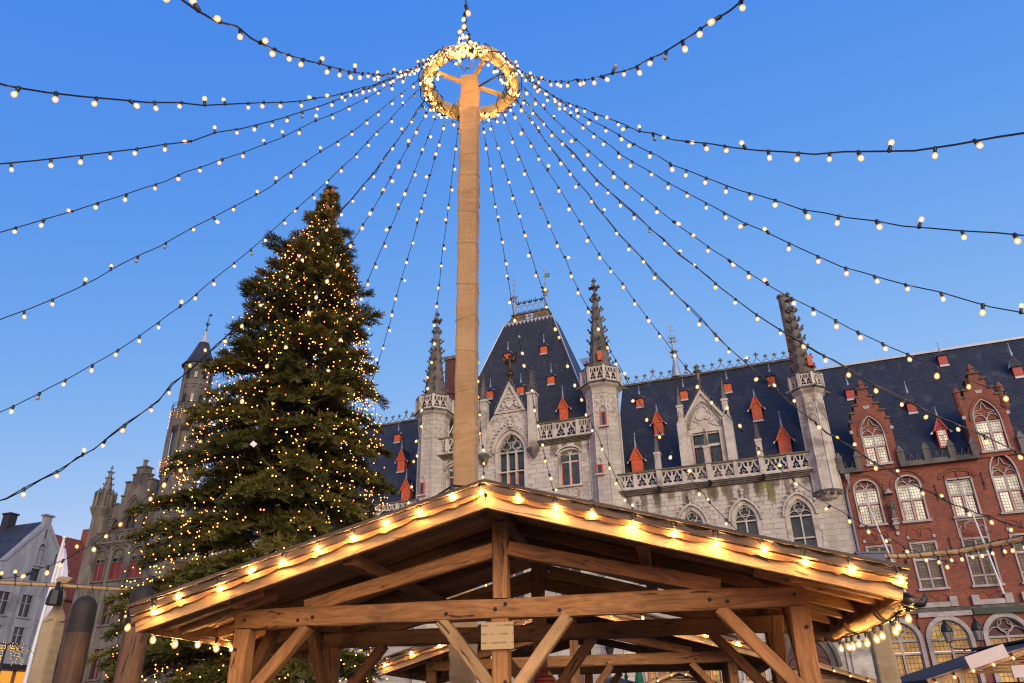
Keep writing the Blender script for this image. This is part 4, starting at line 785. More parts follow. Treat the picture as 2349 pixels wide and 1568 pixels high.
mb = MB(); mb.prism(pts + [(2 * c - x, zz) for x, zz in reversed(pts)], .4, 1.1, [h1, h2, h3])
for hw, zt in steps:
    for q in (-1, 1): a, b_ = sorted((c + q * (hw + .08), c + q * (hw - .5))); mb.box(a, b_, .3, 1.2, zt, zt + .12)
mb.lathe([(.17, 22.1), (.17, 22.75), (.24, 22.8), (.24, 22.9)], 6, c - .02, .7); mb.obj('stepped_gable', M_grey, LB)
gr = MB(); gr.add([(c - 2.6, 1.0, 16.5), (c, 1.0, 21.6), (c, 9, 21.6), (c - 2.6, 9, 16.5), (c + 2.6, 1.0, 16.5), (c + 2.6, 9, 16.5)], [(0, 1, 2, 3), (4, 1, 2, 5)]); gr.add([(-52.9, .6, 15.4), (-41.5, .6, 15.4), (-41.5, 5, 20.6), (-52.9, 5, 20.6)], [(0, 1, 2, 3)]); gr.obj('roof', M_slate, LB)
for i in range(6): place('crest_ornament', cm, LB, T(c + 1.2 + i * .5, 3.8, 20.5) @ Matrix.Scale(1.3, 4))
mb = MB(); cx, cy = -52.4, .1; mb.lathe([(.72, 0), (.72, 17.9), (.9, 18.3), (1.05, 18.6), (1.05, 18.75), (.72, 18.9), (.68, 19.9), (.75, 20.0)], 8, cx, cy, ph=PI / 8)
for k in range(8): a = k * PI / 4; mb.tube([(cx + .8 * math.cos(a), cy + .8 * math.sin(a), 18.7), (cx + .8 * math.cos(a), cy + .8 * math.sin(a), 20.1), (cx + .72 * math.cos(a), cy + .72 * math.sin(a), 20.3)], [.13, .12, .02], 5)
o = mb.obj('corner_turret', M_dark, LB); spire(o, cx, cy, .5, 19.9, 22.7, M_dark, 8, 4, csz=.95)
# tower
cx, cy = -44.9, .6; tw = MB()
tw.lathe([(1.5, 0), (1.5, 20.5), (1.7, 20.8), (1.7, 22.0), (1.15, 22.1), (1.1, 24.6), (1.62, 25.0), (1.66, 26.6)], 10, cx, cy)
tw.lathe([(1.18, 25.0), (1.18, 29.0), (1.28, 29.1), (1.28, 29.35), (1.22, 29.45), (1.26, 30.7), (1.4, 30.95), (1.4, 31.15)], 10, cx, cy)
for k in range(10):
    a = (k + .5) * PI / 5; tw.M = T(cx, cy, 0) @ RZ(a + PI / 2) @ T(0, -1.15, 0)
    for zb, zt in ((27.3, 28.6), (29.6, 30.3)): bar(tw, [(-.25, zb)] + arch(0, .5, zt, .25, 'round', 5) + [(.25, zb)], .06, -.03)
    tw.box(-.12, .12, -.05, 0, 27.35, 28.1, 1); tw.box(-.12, .12, -.12, 0, 29.65, 30.2, 1)
    tw.M = None; a = k * PI / 5; tw.tube([(cx + 1.55 * math.cos(a), cy + 1.55 * math.sin(a), 22.0), (cx + 1.55 * math.cos(a), cy + 1.55 * math.sin(a), 25.0)], .13, 6); tw.tube([(cx + 1.18 * math.cos(a), cy + 1.18 * math.sin(a), 25.0), (cx + 1.22 * math.cos(a), cy + 1.22 * math.sin(a), 30.9)], .09, 5)
to = tw.obj('tower', [M_grey, M_darkglass], LB)
mb = MB(); mb.lathe([(1.58, 31.1), (1.22, 31.6), (.85, 32.5), (.46, 33.6)], 14, cx, cy); mb.obj('cone_roof', M_slate, to); mb = MB(); mb.lathe([(.46, 33.6), (.24, 34.3), (.06, 34.9)], 10, cx, cy)
for i in range(4):
    for k in range(8): a = k * PI / 4 + i * .4; r = .42 - i * .09; mb.ball((cx + r * math.cos(a), cy + r * math.sin(a), 33.7 + i * .26), .06, 5)
mb.obj('lead_tip', M_lead, to)
mb = MB(); mb.lathe([(.05, 34.5), (.03, 36.2), (.01, 36.9)], 6, cx, cy); mb.ball((cx, cy, 35.6), .14, 7); mb.ball((cx, cy, 35.0), .09, 6)
for k in range(6): a = k * PI / 3; mb.tube([(cx, cy, 35.6), (cx + .3 * math.cos(a), cy + .3 * math.sin(a), 35.75)], .02, 4)
mb.prism([(cx, 36.6), (cx + .3, 36.7), (cx + .38, 36.5), (cx + .1, 36.45)], cy - .02, cy + .02); mb.obj('weather_vane', M_iron, to)
mb = MB()
for zz in (26.9, 27.15): mb.tube([(cx + 1.66 * math.cos(k * PI / 8), cy + 1.66 * math.sin(k * PI / 8), zz) for k in range(16)], .025, 4, closed=True)
for k in range(16): a = k * PI / 8; mb.tube([(cx + 1.66 * math.cos(a), cy + 1.66 * math.sin(a), 26.55), (cx + 1.66 * math.cos(a), cy + 1.66 * math.sin(a), 27.15)], .02, 4)
mb.obj('gallery_rail', M_iron, to)
# icicle light curtains on the tower galleries
for z_top, rr, lab in ((26.5, 1.74, 'curtain of tiny warm lights hanging round the upper tower gallery'), (22.0, 1.78, 'curtain of tiny warm lights hanging round the lower tower gallery')):
    ic = thing('icicle_lights', lab, 'string lights', (FX, FY, 0), FA); mb = MB(); wr = MB()
    for k in range(30):
        a = k * 2 * PI / 30; L = random.choice((.7, 1.1, 1.5, 1.9)); x, y = cx + rr * math.cos(a), cy + rr * math.sin(a); wr.tube([(x, y, z_top), (x, y, z_top - L)], .006, 3)
        for j in range(int(L / .2)): mb.ball((x + random.uniform(-.05, .05), y, z_top - .1 - j * .2 + random.uniform(-.06, .06)), .021, 4)
    wr.obj('wire', M_cable, ic); o = mb.obj('tiny_bulbs', M_fairy, ic); o['kind'] = 'stuff'
# plain connecting range between palace and grey building
CB = thing('connecting_range', 'plain stone range with slate roof between palace and grey tower, behind the tree', 'building', (FX, FY, 0), FA)
hs = [window(CB, c, 1.0, z, z + 1.9, 0, 'flat', M_trim, [(z, z + 1.9, M_glass, M_orange)]) for c in (-40.2, -37.6) for z in (4., 8., 11.5)]
wallmesh(CB, 'wall', [(-42, 0), (-35.2, 0), (-35.2, 14.5), (-42, 14.5)], hs, M_stone, .3, .9); gable_roof(CB, -42, -35.2, (.8, 14.5, 1.5), 5., M_slate)

# ================================================================== white gabled house and red roofed house, left
WX, WY = -44.12, 75.0
WH = thing('white_house', 'white limewashed gabled house with slate roof and dark sash windows', 'house', (WX, WY, 0), R_(90 - 20.82))
# local x runs along its front (away from the camera), local -y... front faces the square
k_ = 1.5625
def wt(t, h): return t * k_, 1.3 + (h - 1.3) * k_
gc = -1.38 * k_; zl = wt(0, 10.3)[1]; za = wt(0, 12.95)[1]; hw = 2.2 * k_; holes = []
for t in (-2.95, -1.47, .02):
    for z0, z1 in ((7.38, 8.6), (5.72, 6.82)):
        cx_, a = wt(t, z0); _, b_ = wt(t, z1); holes.append(window(WH, cx_, 1.05, a, b_, 0, 'flat', M_white, [(a, lerp(a, b_, .62), M_darkglass, None), (lerp(a, b_, .66), b_, M_darkglass, None)], fr=.1, proud=.04, mull=.07))
cx_, a = wt(-1.35, 10.35); _, b_ = wt(0, 11.3); holes.append(window(WH, cx_, .72, a, b_, .45, 'round', M_white, [(a, b_, M_white, None)], cols=1, head=M_white, fr=.1))
cx_, a = wt(-1.42, 9.4); _, b_ = wt(0, 10.12); holes.append(window(WH, cx_, .9, a, b_, 0, 'flat', M_white, [(a, b_, M_darkglass, None)], cols=1, fr=.1))
z45 = wt(0, 4.6)[1]
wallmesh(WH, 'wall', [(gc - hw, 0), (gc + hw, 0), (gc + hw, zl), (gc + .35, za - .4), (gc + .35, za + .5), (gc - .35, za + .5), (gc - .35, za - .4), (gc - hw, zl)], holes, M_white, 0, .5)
mb = MB()
for q in (-1, 1): mb.ring([(gc + q * (hw + .12), zl - .1), (gc + q * .3, za - .2)], [(gc + q * (hw - .2), zl - .1), (gc + q * .3, za - .65)], -.1, .6)
mb.box(gc - .5, gc + .5, -.15, .6, za + .5, za + .65)
for t in (-2.2, -.72): x = wt(t, 0)[0]; mb.box(x - .16, x + .16, -.12, .02, z45, zl - .5)
mb.obj('gable_trim', M_white, WH)
mb = MB()
for t, z0 in ((-2.55, 9.3), (-.3, 10.9), (-1.35, 12.2), (-2.25, 8.9), (-.75, 8.7), (-2.2, 6.8), (-.7, 6.9)): x, z = wt(t, z0); mb.box(x - .03, x + .03, -.06, 0, z - .45, z + .45)
mb.obj('wall_anchors', M_iron, WH); WH.children[-1]['kind'] = 'stuff'
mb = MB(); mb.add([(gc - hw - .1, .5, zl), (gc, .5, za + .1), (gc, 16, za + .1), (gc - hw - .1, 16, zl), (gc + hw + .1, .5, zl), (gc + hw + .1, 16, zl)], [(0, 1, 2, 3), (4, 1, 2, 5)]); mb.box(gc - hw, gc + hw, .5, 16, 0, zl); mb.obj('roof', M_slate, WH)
for y, z in ((5.5, 1.2), (8.5, 1.0), (11., .8)): mb = MB(); mb.box(gc - .4, gc + .4, y - .5, y + .5, za - .5, za + z); mb.box(gc - .5, gc + .5, y - .6, y + .6, za + z, za + z + .15); mb.obj('chimney', M_iron, WH)
mb = MB(); mb.box(gc - hw, gc + hw, -.8, -.05, z45 - .1, z45 + .35); mb.obj('shop_cornice', M_iron, WH)
for i in range(4):
    x = gc - hw + .3 + i * hw * 2 / 4; mb = MB(); mb.box(x, x + hw * .44, -.3, -.12, 2.9, z45 - .2); mb.obj('lit_shop_window', glow('shop_light_%d' % i, (1, .42, .06), .95, False), WH)
mb = MB()
for i in range(5): x = gc - hw + .18 + i * hw * 2 / 4; mb.box(x - .15, x + .15, -.4, -.05, 0, z45 - .1)
mb.obj('shop_piers', M_woodd, WH); WH.children[-1]['kind'] = 'stuff'
RH = thing('red_roof_house', 'house with steep red tiled roof beside the grey stone building', 'house', (-50.5, 101, 0), R_(90 - 20.82))
mb = MB(); mb.box(-9, 3.5, 0, 8, 0, 15.5); mb.obj('wall', M_brick, RH); mb = MB(); mb.add([(-9, -.3, 15.3), (3.6, -.3, 15.3), (3.6, 4.5, 23.5), (-9, 4.5, 23.5), (-9, 9, 15.3), (3.6, 9, 15.3)], [(0, 1, 2, 3), (4, 5, 2, 3), (0, 4, 3), (1, 5, 2)]); mb.obj('roof', M_tile, RH)
mb = MB(); mb.box(-3.5, -2.3, 3.8, 5, 22, 25); mb.obj('chimney', M_brick, RH)

# ================================================================== timber kit
def noisy_beam(L, w, h, seg=.35):                # a sawn beam along local x with slightly uneven, chamfered edges
    mb = MB(); n = max(2, int(L / seg)); c = min(w, h) * .09; prof = [(-w / 2 + c, -h / 2), (w / 2 - c, -h / 2), (w / 2, -h / 2 + c), (w / 2, h / 2 - c), (w / 2 - c, h / 2), (-w / 2 + c, h / 2), (-w / 2, h / 2 - c), (-w / 2, -h / 2 + c)]
    vs = []
    for i in range(n + 1):
        x = L * i / n; j = .5 * c
        vs += [(x, y + random.uniform(-j, j), z + random.uniform(-j, j)) for y, z in prof]
    fs = [(i * 8 + k, i * 8 + (k + 1) % 8, i * 8 + 8 + (k + 1) % 8, i * 8 + 8 + k) for i in range(n) for k in range(8)] + [tuple(range(8)), tuple(n * 8 + k for k in range(8))]
    mb.add(vs, fs); return mb
def beam(name, a, b, w, h, mat, P, up=(0, 0, 1)):
    a, b = Vector(a), Vector(b); d = b - a; L = d.length; x = d.normalized(); u = Vector(up); y = u.cross(x)
    if y.length < 1e-4: y = Vector((0, 1, 0)).cross(x)
    y.normalize(); z = x.cross(y)
    M = Matrix((x, y, z)).transposed().to_4x4(); M.translation = a
    return noisy_beam(L, w, h).obj(name, mat, P, M=M)
# ---- festoon bulbs
_b = MB(); _b.lathe([(.011, -.056), (.017, -.066), (.0255, -.080), (.0290, -.096), (.0265, -.112), (.017, -.125), (.003, -.130)], 10, mi=0); _b.lathe([(.003, -.080), (.0095, -.086), (.013, -.095), (.0095, -.104), (.003, -.110)], 8, mi=1)
BULB = _b.mesh('bulb', [M_shell, M_bulb], True); BULBS = _b.mesh('bulb', [M_shell, M_bulbs], True); BULBR = _b.mesh('bulb', [M_shell, M_bulbr], True); BULBD = _b.mesh('bulb', [plain('unlit_bulb_glass', (.35, .33, .3), .1)] * 2, True)
_b = MB(); _b.lathe([(.012, .014), (.022, .006), (.021, -.02), (.018, -.045), (.020, -.058)], 8); SOCK = _b.mesh('socket', M_socket, True)
def bulb(P, pos, tilt=(0, 0), sc=1., strong=False):
    M = T(*pos) @ Matrix.Rotation(tilt[0], 4, 'X') @ Matrix.Rotation(tilt[1], 4, 'Y') @ Matrix.Scale(sc, 4)
    o = place('bulb', BULBS if strong is True else BULBR if strong == 2 else BULBD if random.random() < .035 else BULB, P, M); place('socket', SOCK, o, Matrix.Diagonal((.85, .85, .8, 1)) if strong is True else None); return o
def hang(): 
    r = random.random(); s = .35 if r < .72 else 1.2 if r < .84 else .5
    return (random.uniform(-s, s) + (PI if r > .84 else 0), random.uniform(-s, s))
def festoon(label, pts, spacing, r=.009, group='festoon light strings', start=.25, double=0, tilt=None, loc=None, sc=1., strong=False):
    P = [Vector(p) for p in pts]; base = Vector(loc) if loc is not None else P[-1]
    t = thing('festoon_string', label, 'string lights', base, 0, group)
    mb = MB(); n = len(P); q = [p - base for p in P]
    for k in range(1 + double):
        wob = [Vector((random.uniform(-1, 1), random.uniform(-1, 1), random.uniform(-1, 1))) * (.006 if not k else .028) for _ in q]
        mb.tube([a + b for a, b in zip(q, wob)], r * (1.25 if double else 1), 5)
    mb.obj('cable', M_cable, t)
    acc = start; i = 0; d = 0.
    for i in range(n - 1):
        seg = (P[i + 1] - P[i]).length
        while acc <= d + seg: bulb(t, q[i].lerp(q[i + 1], (acc - d) / seg), hang() if tilt is None else tilt(), sc * random.uniform(.88, 1.12), strong); acc += spacing * random.uniform(.85, 1.15)
        d += seg
    return t

# ================================================================== central mast with ring
PX, PY, PT = -.79, 12.0, 13.57; RR = 1.05; RG = .91
mast = thing('festoon_mast', 'tall square mast wrapped in burlap, carrying the ring of lights', 'mast', (PX, PY, 0), R_(-9))
def wrapped_post(name, w, h, mat, P, seed, folds=1., nh=None):
    r = random.Random(seed); ns = 7; prof = []
    for k in range(4):
        a = k * PI / 2
        for i in range(ns): u = (i / ns - .5) * w * .96; prof.append((u * math.cos(a) + w / 2 * math.sin(a), u * math.sin(a) - w / 2 * math.cos(a)))
    nh = nh or int(h / .035); n = len(prof); cl = [r.uniform(.3, h) for _ in range(max(3, int(h * .8)))]; fl = [(r.gauss(r.choice(cl), .16), r.uniform(-.9, .9), r.uniform(.006, .02) * folds, r.uniform(.016, .04)) for _ in range(int(h * 8))]
    vs = []
    for j in range(nh + 1):
        z = h * j / nh
        for x, y in prof:
            o = 0.
            for zc, sl, am, sg in fl:
                dz = z - zc - sl * (x * .6 + y * .5)
                if abs(dz) < .2: o += am * math.exp(-(dz / sg) ** 2)
            m = math.hypot(x, y); k = 1 + (o + .006 * math.sin(9 * z + 5 * x)) / m
            vs.append((x * k, y * k, z))
    fs = [(j * n + i, j * n + (i + 1) % n, (j + 1) * n + (i + 1) % n, (j + 1) * n + i) for j in range(nh) for i in range(n)] + [tuple(nh * n + i for i in range(n))]
    mb = MB(); mb.add(vs, fs); return mb.obj(name, mat, P, True)
wrapped_post('burlap_pole', .345, PT, M_cloth, mast, 4, .75)
mb = MB()
for i in range(17): z = .9 + i * .76 + random.uniform(-.15, .15); tl = random.uniform(-.05, .05); mb.tube([(x, y, z + tl * (1 if x > 0 else -1)) for x, y in ((-.18, -.18), (.18, -.18), (.18, .18), (-.18, .18))], .005, 4, closed=True)
mb.obj('seam_cord', M_rope, mast)
def ring_pt(a, dz=0., rr=RG, tube=0., ph=0.): r = rr + tube * math.cos(ph); return (r * math.cos(a), r * math.sin(a), PT - .1 + tube * math.sin(ph) + dz)
mb = MB(); n, m_ = 72, 14; vs = []
for i in range(n):
    a = 2 * PI * i / n
    for j in range(m_):
        p = 2 * PI * j / m_; t = .128 + .012 * math.sin(a * 13 + p) + .01 * math.sin(a * 29) + random.uniform(-.005, .005); sq = 1. / max(abs(math.cos(p)), abs(math.sin(p))) ** .35
        vs.append(ring_pt(a, 0, RG, t * sq, p))
mb.add(vs, [(i * m_ + j, i * m_ + (j + 1) % m_, ((i + 1) % n) * m_ + (j + 1) % m_, ((i + 1) % n) * m_ + j) for i in range(n) for j in range(m_)]); mb.obj('ring', M_clothp, mast, True)
for k in range(4):
    a = k * PI / 2 + .62; mb = MB(); mb.tube([(.17 * math.cos(a), .17 * math.sin(a), PT - .12), (.6 * math.cos(a), .6 * math.sin(a), PT - .1), (RG * math.cos(a), RG * math.sin(a), PT - .1)], [.055, .05, .055], 8); mb.obj('spoke', M_clothp, mast, True)
rl = thing('ring_light_coils', 'tangled warm bulbs and black cable wound round the burlap ring', 'string lights', (PX, PY, 0), 0, 'festoon light strings')
mb = MB()
for k in range(20):                                # loops round the ring
    a = random.uniform(0, 2 * PI); tw_ = random.uniform(-.12, .12); mb.tube([ring_pt(a + tw_ * math.sin(p), 0, RG,   .165, p) for p in [2 * PI * i / 12 for i in range(12)]], .010, 4, closed=True)
for k in range(7):                                # slack loops hanging under it
    a = random.uniform(PI, 2 * PI) if k < 5 else random.uniform(0, PI); mb.tube([ring_pt(a + .16 * math.sin(2 * PI * i / 10), -.26 + .16 * math.cos(2 * PI * i / 10) + random.uniform(-.03, .03), RG - .1 + random.uniform(-.05, .05)) for i in range(10)], .010, 4, closed=True)
for k in range(1):
    mb.tube([ring_pt(2 * PI * i / 60, .04 * math.sin(i * 1.3), RG, .2, -.5 - 1.3 * k + .3 * math.sin(i)) for i in range(60)], .011, 4, closed=True)
mb.tube([(.2 * math.cos(-.35), .2 * math.sin(-.35), PT - .25), (.6 * math.cos(-.3), .6 * math.sin(-.3), PT - .06), (RG * math.cos(-.28), RG * math.sin(-.28), PT - .05)], .022, 5); mb.obj('cable', M_cable, rl)
for k in range(60):
    a = 2 * PI * k / 60 + random.uniform(-.1, .1)
    if k % 3 == 0: a = -PI / 2 + random.gauss(0, 1.1)
    ph = random.uniform(-2.6, .6); bulb(rl, ring_pt(a, random.uniform(-.06, .02), RG, .175, ph), (random.uniform(-.6, .6), random.uniform(-.6, .6)), .9, 2)
for k in range(12): bulb(rl, ring_pt(-PI / 2 + random.gauss(0, .1), random.uniform(-.2, .3), RG + .1, .2, random.uniform(-2, 1)), hang(), .9, 2)

# ================================================================== festoon strings from the ring
FS = {1: [4.101, 4.595, 12.269, 3.373, 1.291], 2: [4.5, 4.328, 14.084, 3.913, 2.409], 3: [4.3, 4.084, 14.763, 3.724, 2.617], 4: [3.6, 3.719, 12.808, 3.747, 1.365], 5: [3.3, 3.574, 11.916, 3.738, 1.819], 6: [3.079, 3.365, 10.453, 3.754, 1.883], 7: [2.746, 3.331, 9.655, 3.432, 2.68], 8: [2.57, 2.743, 11.391, 4.24, 2.792], 9: [2.343, 2.523, 10.183, 3.65, 2.754], 10: [2.138, 2.093, 10.327, 3.587, .919], 11: [1.857, 1.835, 10.416, 3.592, 1.045], 12: [1.564, 1.57, 10.509, 3.574, 1.27], 13: [1.38, 1.238, 10.064, 3.693, 2.756], 14: [1.228, .961, 10.36, 3.673, 2.434], 15: [.903, .57, 8.519, 4.099, 2.539], 16: [.68, .3, 9.556, 3.896, 2.23], 17: [.439, .153, 10.305, 4.175, 1.979], 18: [6.571, 6.144, 11.02, 3.865, 2.053], 19: [6.299, 5.928, 11.944, 3.796, 2.472], 20: [5.923, 5.649, 11.225, 3.788, 1.947], 21: [5.325, 5.47, 11.815, 4.108, 2.21], 22: [5.353, 5.187, 14.183, 3.665, 2.825], 23: [5.353, 4.987, 13.469, 4.241, 2.132], 24: [4.836, 4.763, 13.373, 3.786, 1.522]}
FL = {1: 'festoon string rising from the ring to the top edge on the left', 2: 'topmost festoon string crossing to the left edge, sagging below the ring', 3: 'second festoon string down among those crossing the left edge', 4: 'third festoon string down among those crossing the left edge', 5: 'fourth festoon string down among those crossing the left edge', 6: 'fifth festoon string at the left edge, passing just above the fir tip', 7: 'doubled festoon string behind the fir top, passing the grey tower', 8: 'festoon string ending low on the left above the wrapped rope', 9: 'festoon string dropping behind the upper right side of the fir', 10: 'festoon string dropping to the right flank of the fir', 11: 'festoon string left of the burlap mast, passing the left spire', 12: 'festoon string hanging close behind the right edge of the burlap mast', 13: 'first festoon string right of the mast, crossing the left spike of the big roof', 14: 'festoon string crossing the vaned spike of the big slate roof', 15: 'festoon string crossing the middle stone spire', 16: 'festoon string crossing the slender metal ridge turret', 17: 'heavy doubled festoon string passing the stepped gable of the brick house', 18: 'heavy doubled festoon string crossing the right stone spire', 19: 'festoon string crossing the tip of the right stone spire', 20: 'lowest festoon string over open sky at the right edge', 21: 'middle festoon string over open sky at the right edge', 22: 'upper festoon string at the right edge, sagging in a long curve', 23: 'festoon string rising to the top edge on the right', 24: 'festoon string rising straight up over the ring to the top edge'}
def string_pts(p, n=46):
    a0, az, R, ze, sag = p; sx, sy = PX + RR * math.cos(a0), PY + RR * math.sin(a0); ex, ey = PX + R * math.cos(az), PY + R * math.sin(az); z0 = PT - .08
    o = []; px = py = pz = 0.
    for i in range(n):
        t = i / (n - 1); e = min(1, 6 * t * (1 - t)); px = .8 * px + random.gauss(0, .012); py = .8 * py + random.gauss(0, .012); pz = .8 * pz + random.gauss(0, .014)
        o.append((lerp(sx, ex, t) + px * e, lerp(sy, ey, t) + py * e, lerp(z0, ze, t) - 4 * sag * t * (1 - t) + pz * e))
    return o
for k, p in FS.items():
    near = k in (1, 2, 3, 22, 23, 24)
    festoon(FL[k], string_pts(p), .37 if near else .42, .008 if near else .0075, double=1 if k in (7, 17, 18) else 0, sc=.78 if near else 1.3 if k == 8 else 1.1 if 9 <= k <= 19 else .95)

# ================================================================== perimeter posts and wrapped ropes
def rope(name_label, pts, r=.035):
    t = thing('wrapped_rope', name_label, 'rope', pts[0]); b = Vector(pts[0]); mb = MB(); mb.tube([Vector(p) - b for p in pts], r, 7); mb.obj('rope', M_rope, t, True)
    c = MB(); P = [Vector(p) - b for p in pts]
    for i in range(len(P) - 1):
        for s in range(4):
            q = P[i].lerp(P[i + 1], s / 4.); d = (P[i + 1] - P[i]).normalized(); u = d.cross(Vector((0, 0, 1))).normalized(); w_ = u.cross(d); c.tube([q + (u * math.cos(a) + w_ * math.sin(a)) * (r + .006) + d * .02 * a / 6 for a in [k * PI / 4 for k in range(8)]], .007, 4, closed=True)
    c.tube([p + Vector((0, 0, r + .012)) for p in P], .008, 4); c.obj('binding', M_cable, t); return t
rope('tan wrapped rope strung level at the left edge over the burlap post', [(-12.8, 14.3, 3.98), (-11.4, 14.8, 3.95), (-10.07, 15.3, 3.94), (-9.07, 15.72, 3.93), (-8.16, 16.3, 3.93), (-7.2, 17.1, 3.97)])
rope('tan wrapped rope strung across the brick house at the right edge', [(6.3, 14.0, 3.9), (7.0, 14.0, 3.89), (7.85, 13.78, 3.92), (8.55, 13.0, 3.96), (9.3, 12.1, 4.02), (10.2, 11., 4.1)], .042)
festoon('short festoon string tied under the rope in front of the brick house', [(7.5, 13.98, 3.86), (8.0, 13.55, 3.87), (8.5, 13.0, 3.9), (8.8, 12.68, 3.93)], .17, .007, tilt=lambda: (random.uniform(-.25, .25), random.uniform(-.25, .25)), start=.05)
def burlap_post(label, x, y, w, h, knot, mat):
    t = thing('burlap_post', label, 'post', (x, y, 0), R_(-14)); wrapped_post('wrapped_shaft', w, h, mat, t, 9, .5)
    if knot:
        mb = MB(); n = 14; vs = []; prof = [(w * .62, h - .02), (w * .55, h + .06), (w * .33, h + .2), (w * .25, h + .32), (w * .34, h + .45), (w * .24, h + .62), (w * .3, h + .72), (w * .5, h + .78), (w * .2, h + .82)]
        for j, (r, z) in enumerate(prof): vs += [(r * (1 + .16 * math.sin(3 * a + j)) * math.cos(a), r * (1 + .16 * math.sin(5 * a + 2 * j)) * math.sin(a), z + .03 * math.sin(4 * a)) for a in [2 * PI * i / n for i in range(n)]]
        mb.add(vs, [(j * n + i, j * n + (i + 1) % n, (j + 1) * n + (i + 1) % n, (j + 1) * n + i) for j in range(len(prof) - 1) for i in range(n)]); mb.obj('tied_cloth', M_clothp, t, True)
    return t
burlap_post('burlap wrapped post with knotted cloth top beside the brown log posts', -9.15, 15.9, .30, 3.3, True, M_clothp)
burlap_post('plain burlap wrapped post beneath the right rope, below the bulb cluster', 6.2, 14.0, .31, 3.86, False, M_clothp)
fl_ = thing('floodlight', 'black floodlight clamped under the left rope by the burlap post', 'floodlight', (-9.02, 15.5, 3.42)); mb = MB(); mb.lathe([(.07, .42), (.12, .38), (.15, .2), (.15, .12), (.13, .11)], 8); mb.obj('housing', M_iron, fl_); mb = MB(); mb.box(-.03, .03, -.03, .03, .4, .55); mb.obj('clamp', M_iron, fl_)
fl2 = thing('junction_box', 'small dark blue box fixed where the right rope meets its post', 'box', (6.2, 13.72, 3.68)); mb = MB(); mb.box(-.24, .24, -.1, .1, 0, .2); mb.box(-.26, .26, -.12, .12, .2, .23); mb.obj('casing', plain('navy_box', (.02, .03, .09), .5), fl2)
def log_post(label, x, y, r0, r1, h, dark):
    t = thing('log_post', label, 'post', (x, y, 0), random.uniform(0, 3), 'brown log posts'); n = 14
    def body(z0, z1, k, round_top):
        mb = MB(); prof = [(lerp(r0, r1, z / h) + k, z) for z in [lerp(z0, z1, i / 8) for i in range(9)]]
        if round_top: prof += [(r1 * .92 + k, z1 + .05), (r1 * .7, z1 + .1), (r1 * .3, z1 + .125), (.01, z1 + .13)]
        vs = []
        for r, z in prof: vs += [(r * (1 + .03 * math.sin(5 * a + z)) * math.cos(a), r * (1 + .03 * math.sin(3 * a - z)) * math.sin(a), z) for a in [2 * PI * i / n for i in range(n)]]
        mb.add(vs, [(j * n + i, j * n + (i + 1) % n, (j + 1) * n + (i + 1) % n, (j + 1) * n + i) for j in range(len(prof) - 1) for i in range(n)]); return mb
    M = Matrix.Rotation(PI / 2, 4, 'Y')
    inv = M.inverted()
    for nm, b_, m_ in (('log_shaft', body(0, h - dark, 0, False), M_trunkp), ('tarred_top', body(h - dark - .01, h - .12, .004, True), M_tar)):
        b_.v = [tuple(inv @ Vector(p)) for p in b_.v]; b_.obj(nm, m_, t, True, M)
log_post('brown log post with tarred rounded top, left of the pair by the fir', -4.66, 8.6, .15, .118, 2.62, .36); log_post('brown log post with tarred rounded top, right of the pair at the roof corner', -4.05, 8.6, .155, .118, 2.72, .42)

# ================================================================== christmas fir
TX, TY, TH_ = -4.55, 15.0, 13.3
fir = thing('christmas_tree', 'tall dark green fir covered in tiny warm lights', 'tree', (TX, TY, 0))
RZs = np.array([[0, 1.8], [1, 2.15], [2.5, 2.4], [4.5, 2.36], [6, 2.12], [7.2, 1.88], [8.8, 1.56], [10.1, 1.18], [11.2, .74], [11.9, .36], [12.4, .2], [13.0, .1], [13.3, .05]])
def rad(z): return float(np.interp(z, RZs[:, 0], RZs[:, 1]))
mb = MB(); mb.tube([(.0, 0, 0), (.03, 0, 4), (.1, 0, 9), (.16, 0, 12), (.17, 0, 13.15)], [.2, .17, .1, .04, .015], 9); 
def frond(nsh, seed):                             # a flat spray of fir shoots, unit length along x
    r = random.Random(seed); tri = []
    def shoot(o, d, L, wd, n):
        d = d.normalized(); u = d.cross(Vector((0, 0, 1))).normalized(); w_ = u.cross(d); m = o + d * L * .55; t = o + d * L
        for ax, k in ((u, 1.), (w_, .6)):
            a, b = m + ax * wd * k, m - ax * wd * k; tri.extend([(o, a, t), (o, t, b)])
        for i in range(n):
            x = (i + .6) / n; s = 1 if i % 2 else -1; b = o + d * L * x; side = u * s * r.uniform(.5, 1) + w_ * r.uniform(-.5, .9); tip = b + side.normalized() * wd * r.uniform(1.2, 1.9) + d * wd * 1.1; h_ = d * .022; tri.append((b - h_, b + h_, tip))
    shoot(Vector((0, 0, 0)), Vector((1, 0, .08)), .86, .05, 10)
    for k in range(nsh):
        t = .06 + .72 * k / nsh; s = 1 if k % 2 else -1; shoot(Vector((t, 0, .03 * t)), Vector((.62, s * .72, r.uniform(-.2, .45))), (.52 - .3 * t) * r.uniform(.75, 1.15), .046, 7)
    for k in range(4): shoot(Vector((.2 + .2 * k, 0, .02)), Vector((.6, r.uniform(-.4, .4), r.uniform(.4, .8))), r.uniform(.2, .32), .045, 6)
    return np.array([[tuple(p) for p in t] for t in tri])
FR = [frond(12, i) for i in range(4)]
allv = []; allr = []; tips = []
def add_frond(o, d, L, up, rv):
    up = up + rng.normal(size=3) * .35; x = np.array(d) / np.linalg.norm(d); y = np.cross(up, x); y /= np.linalg.norm(y) + 1e-9; z = np.cross(x, y); B = np.stack([x, y, z]); t = FR[random.randrange(4)] * np.array([L, L, L])
    allv.append(t @ B + np.array(o)); allr.append(np.full(len(t), rv))
z = .75; wh = 0
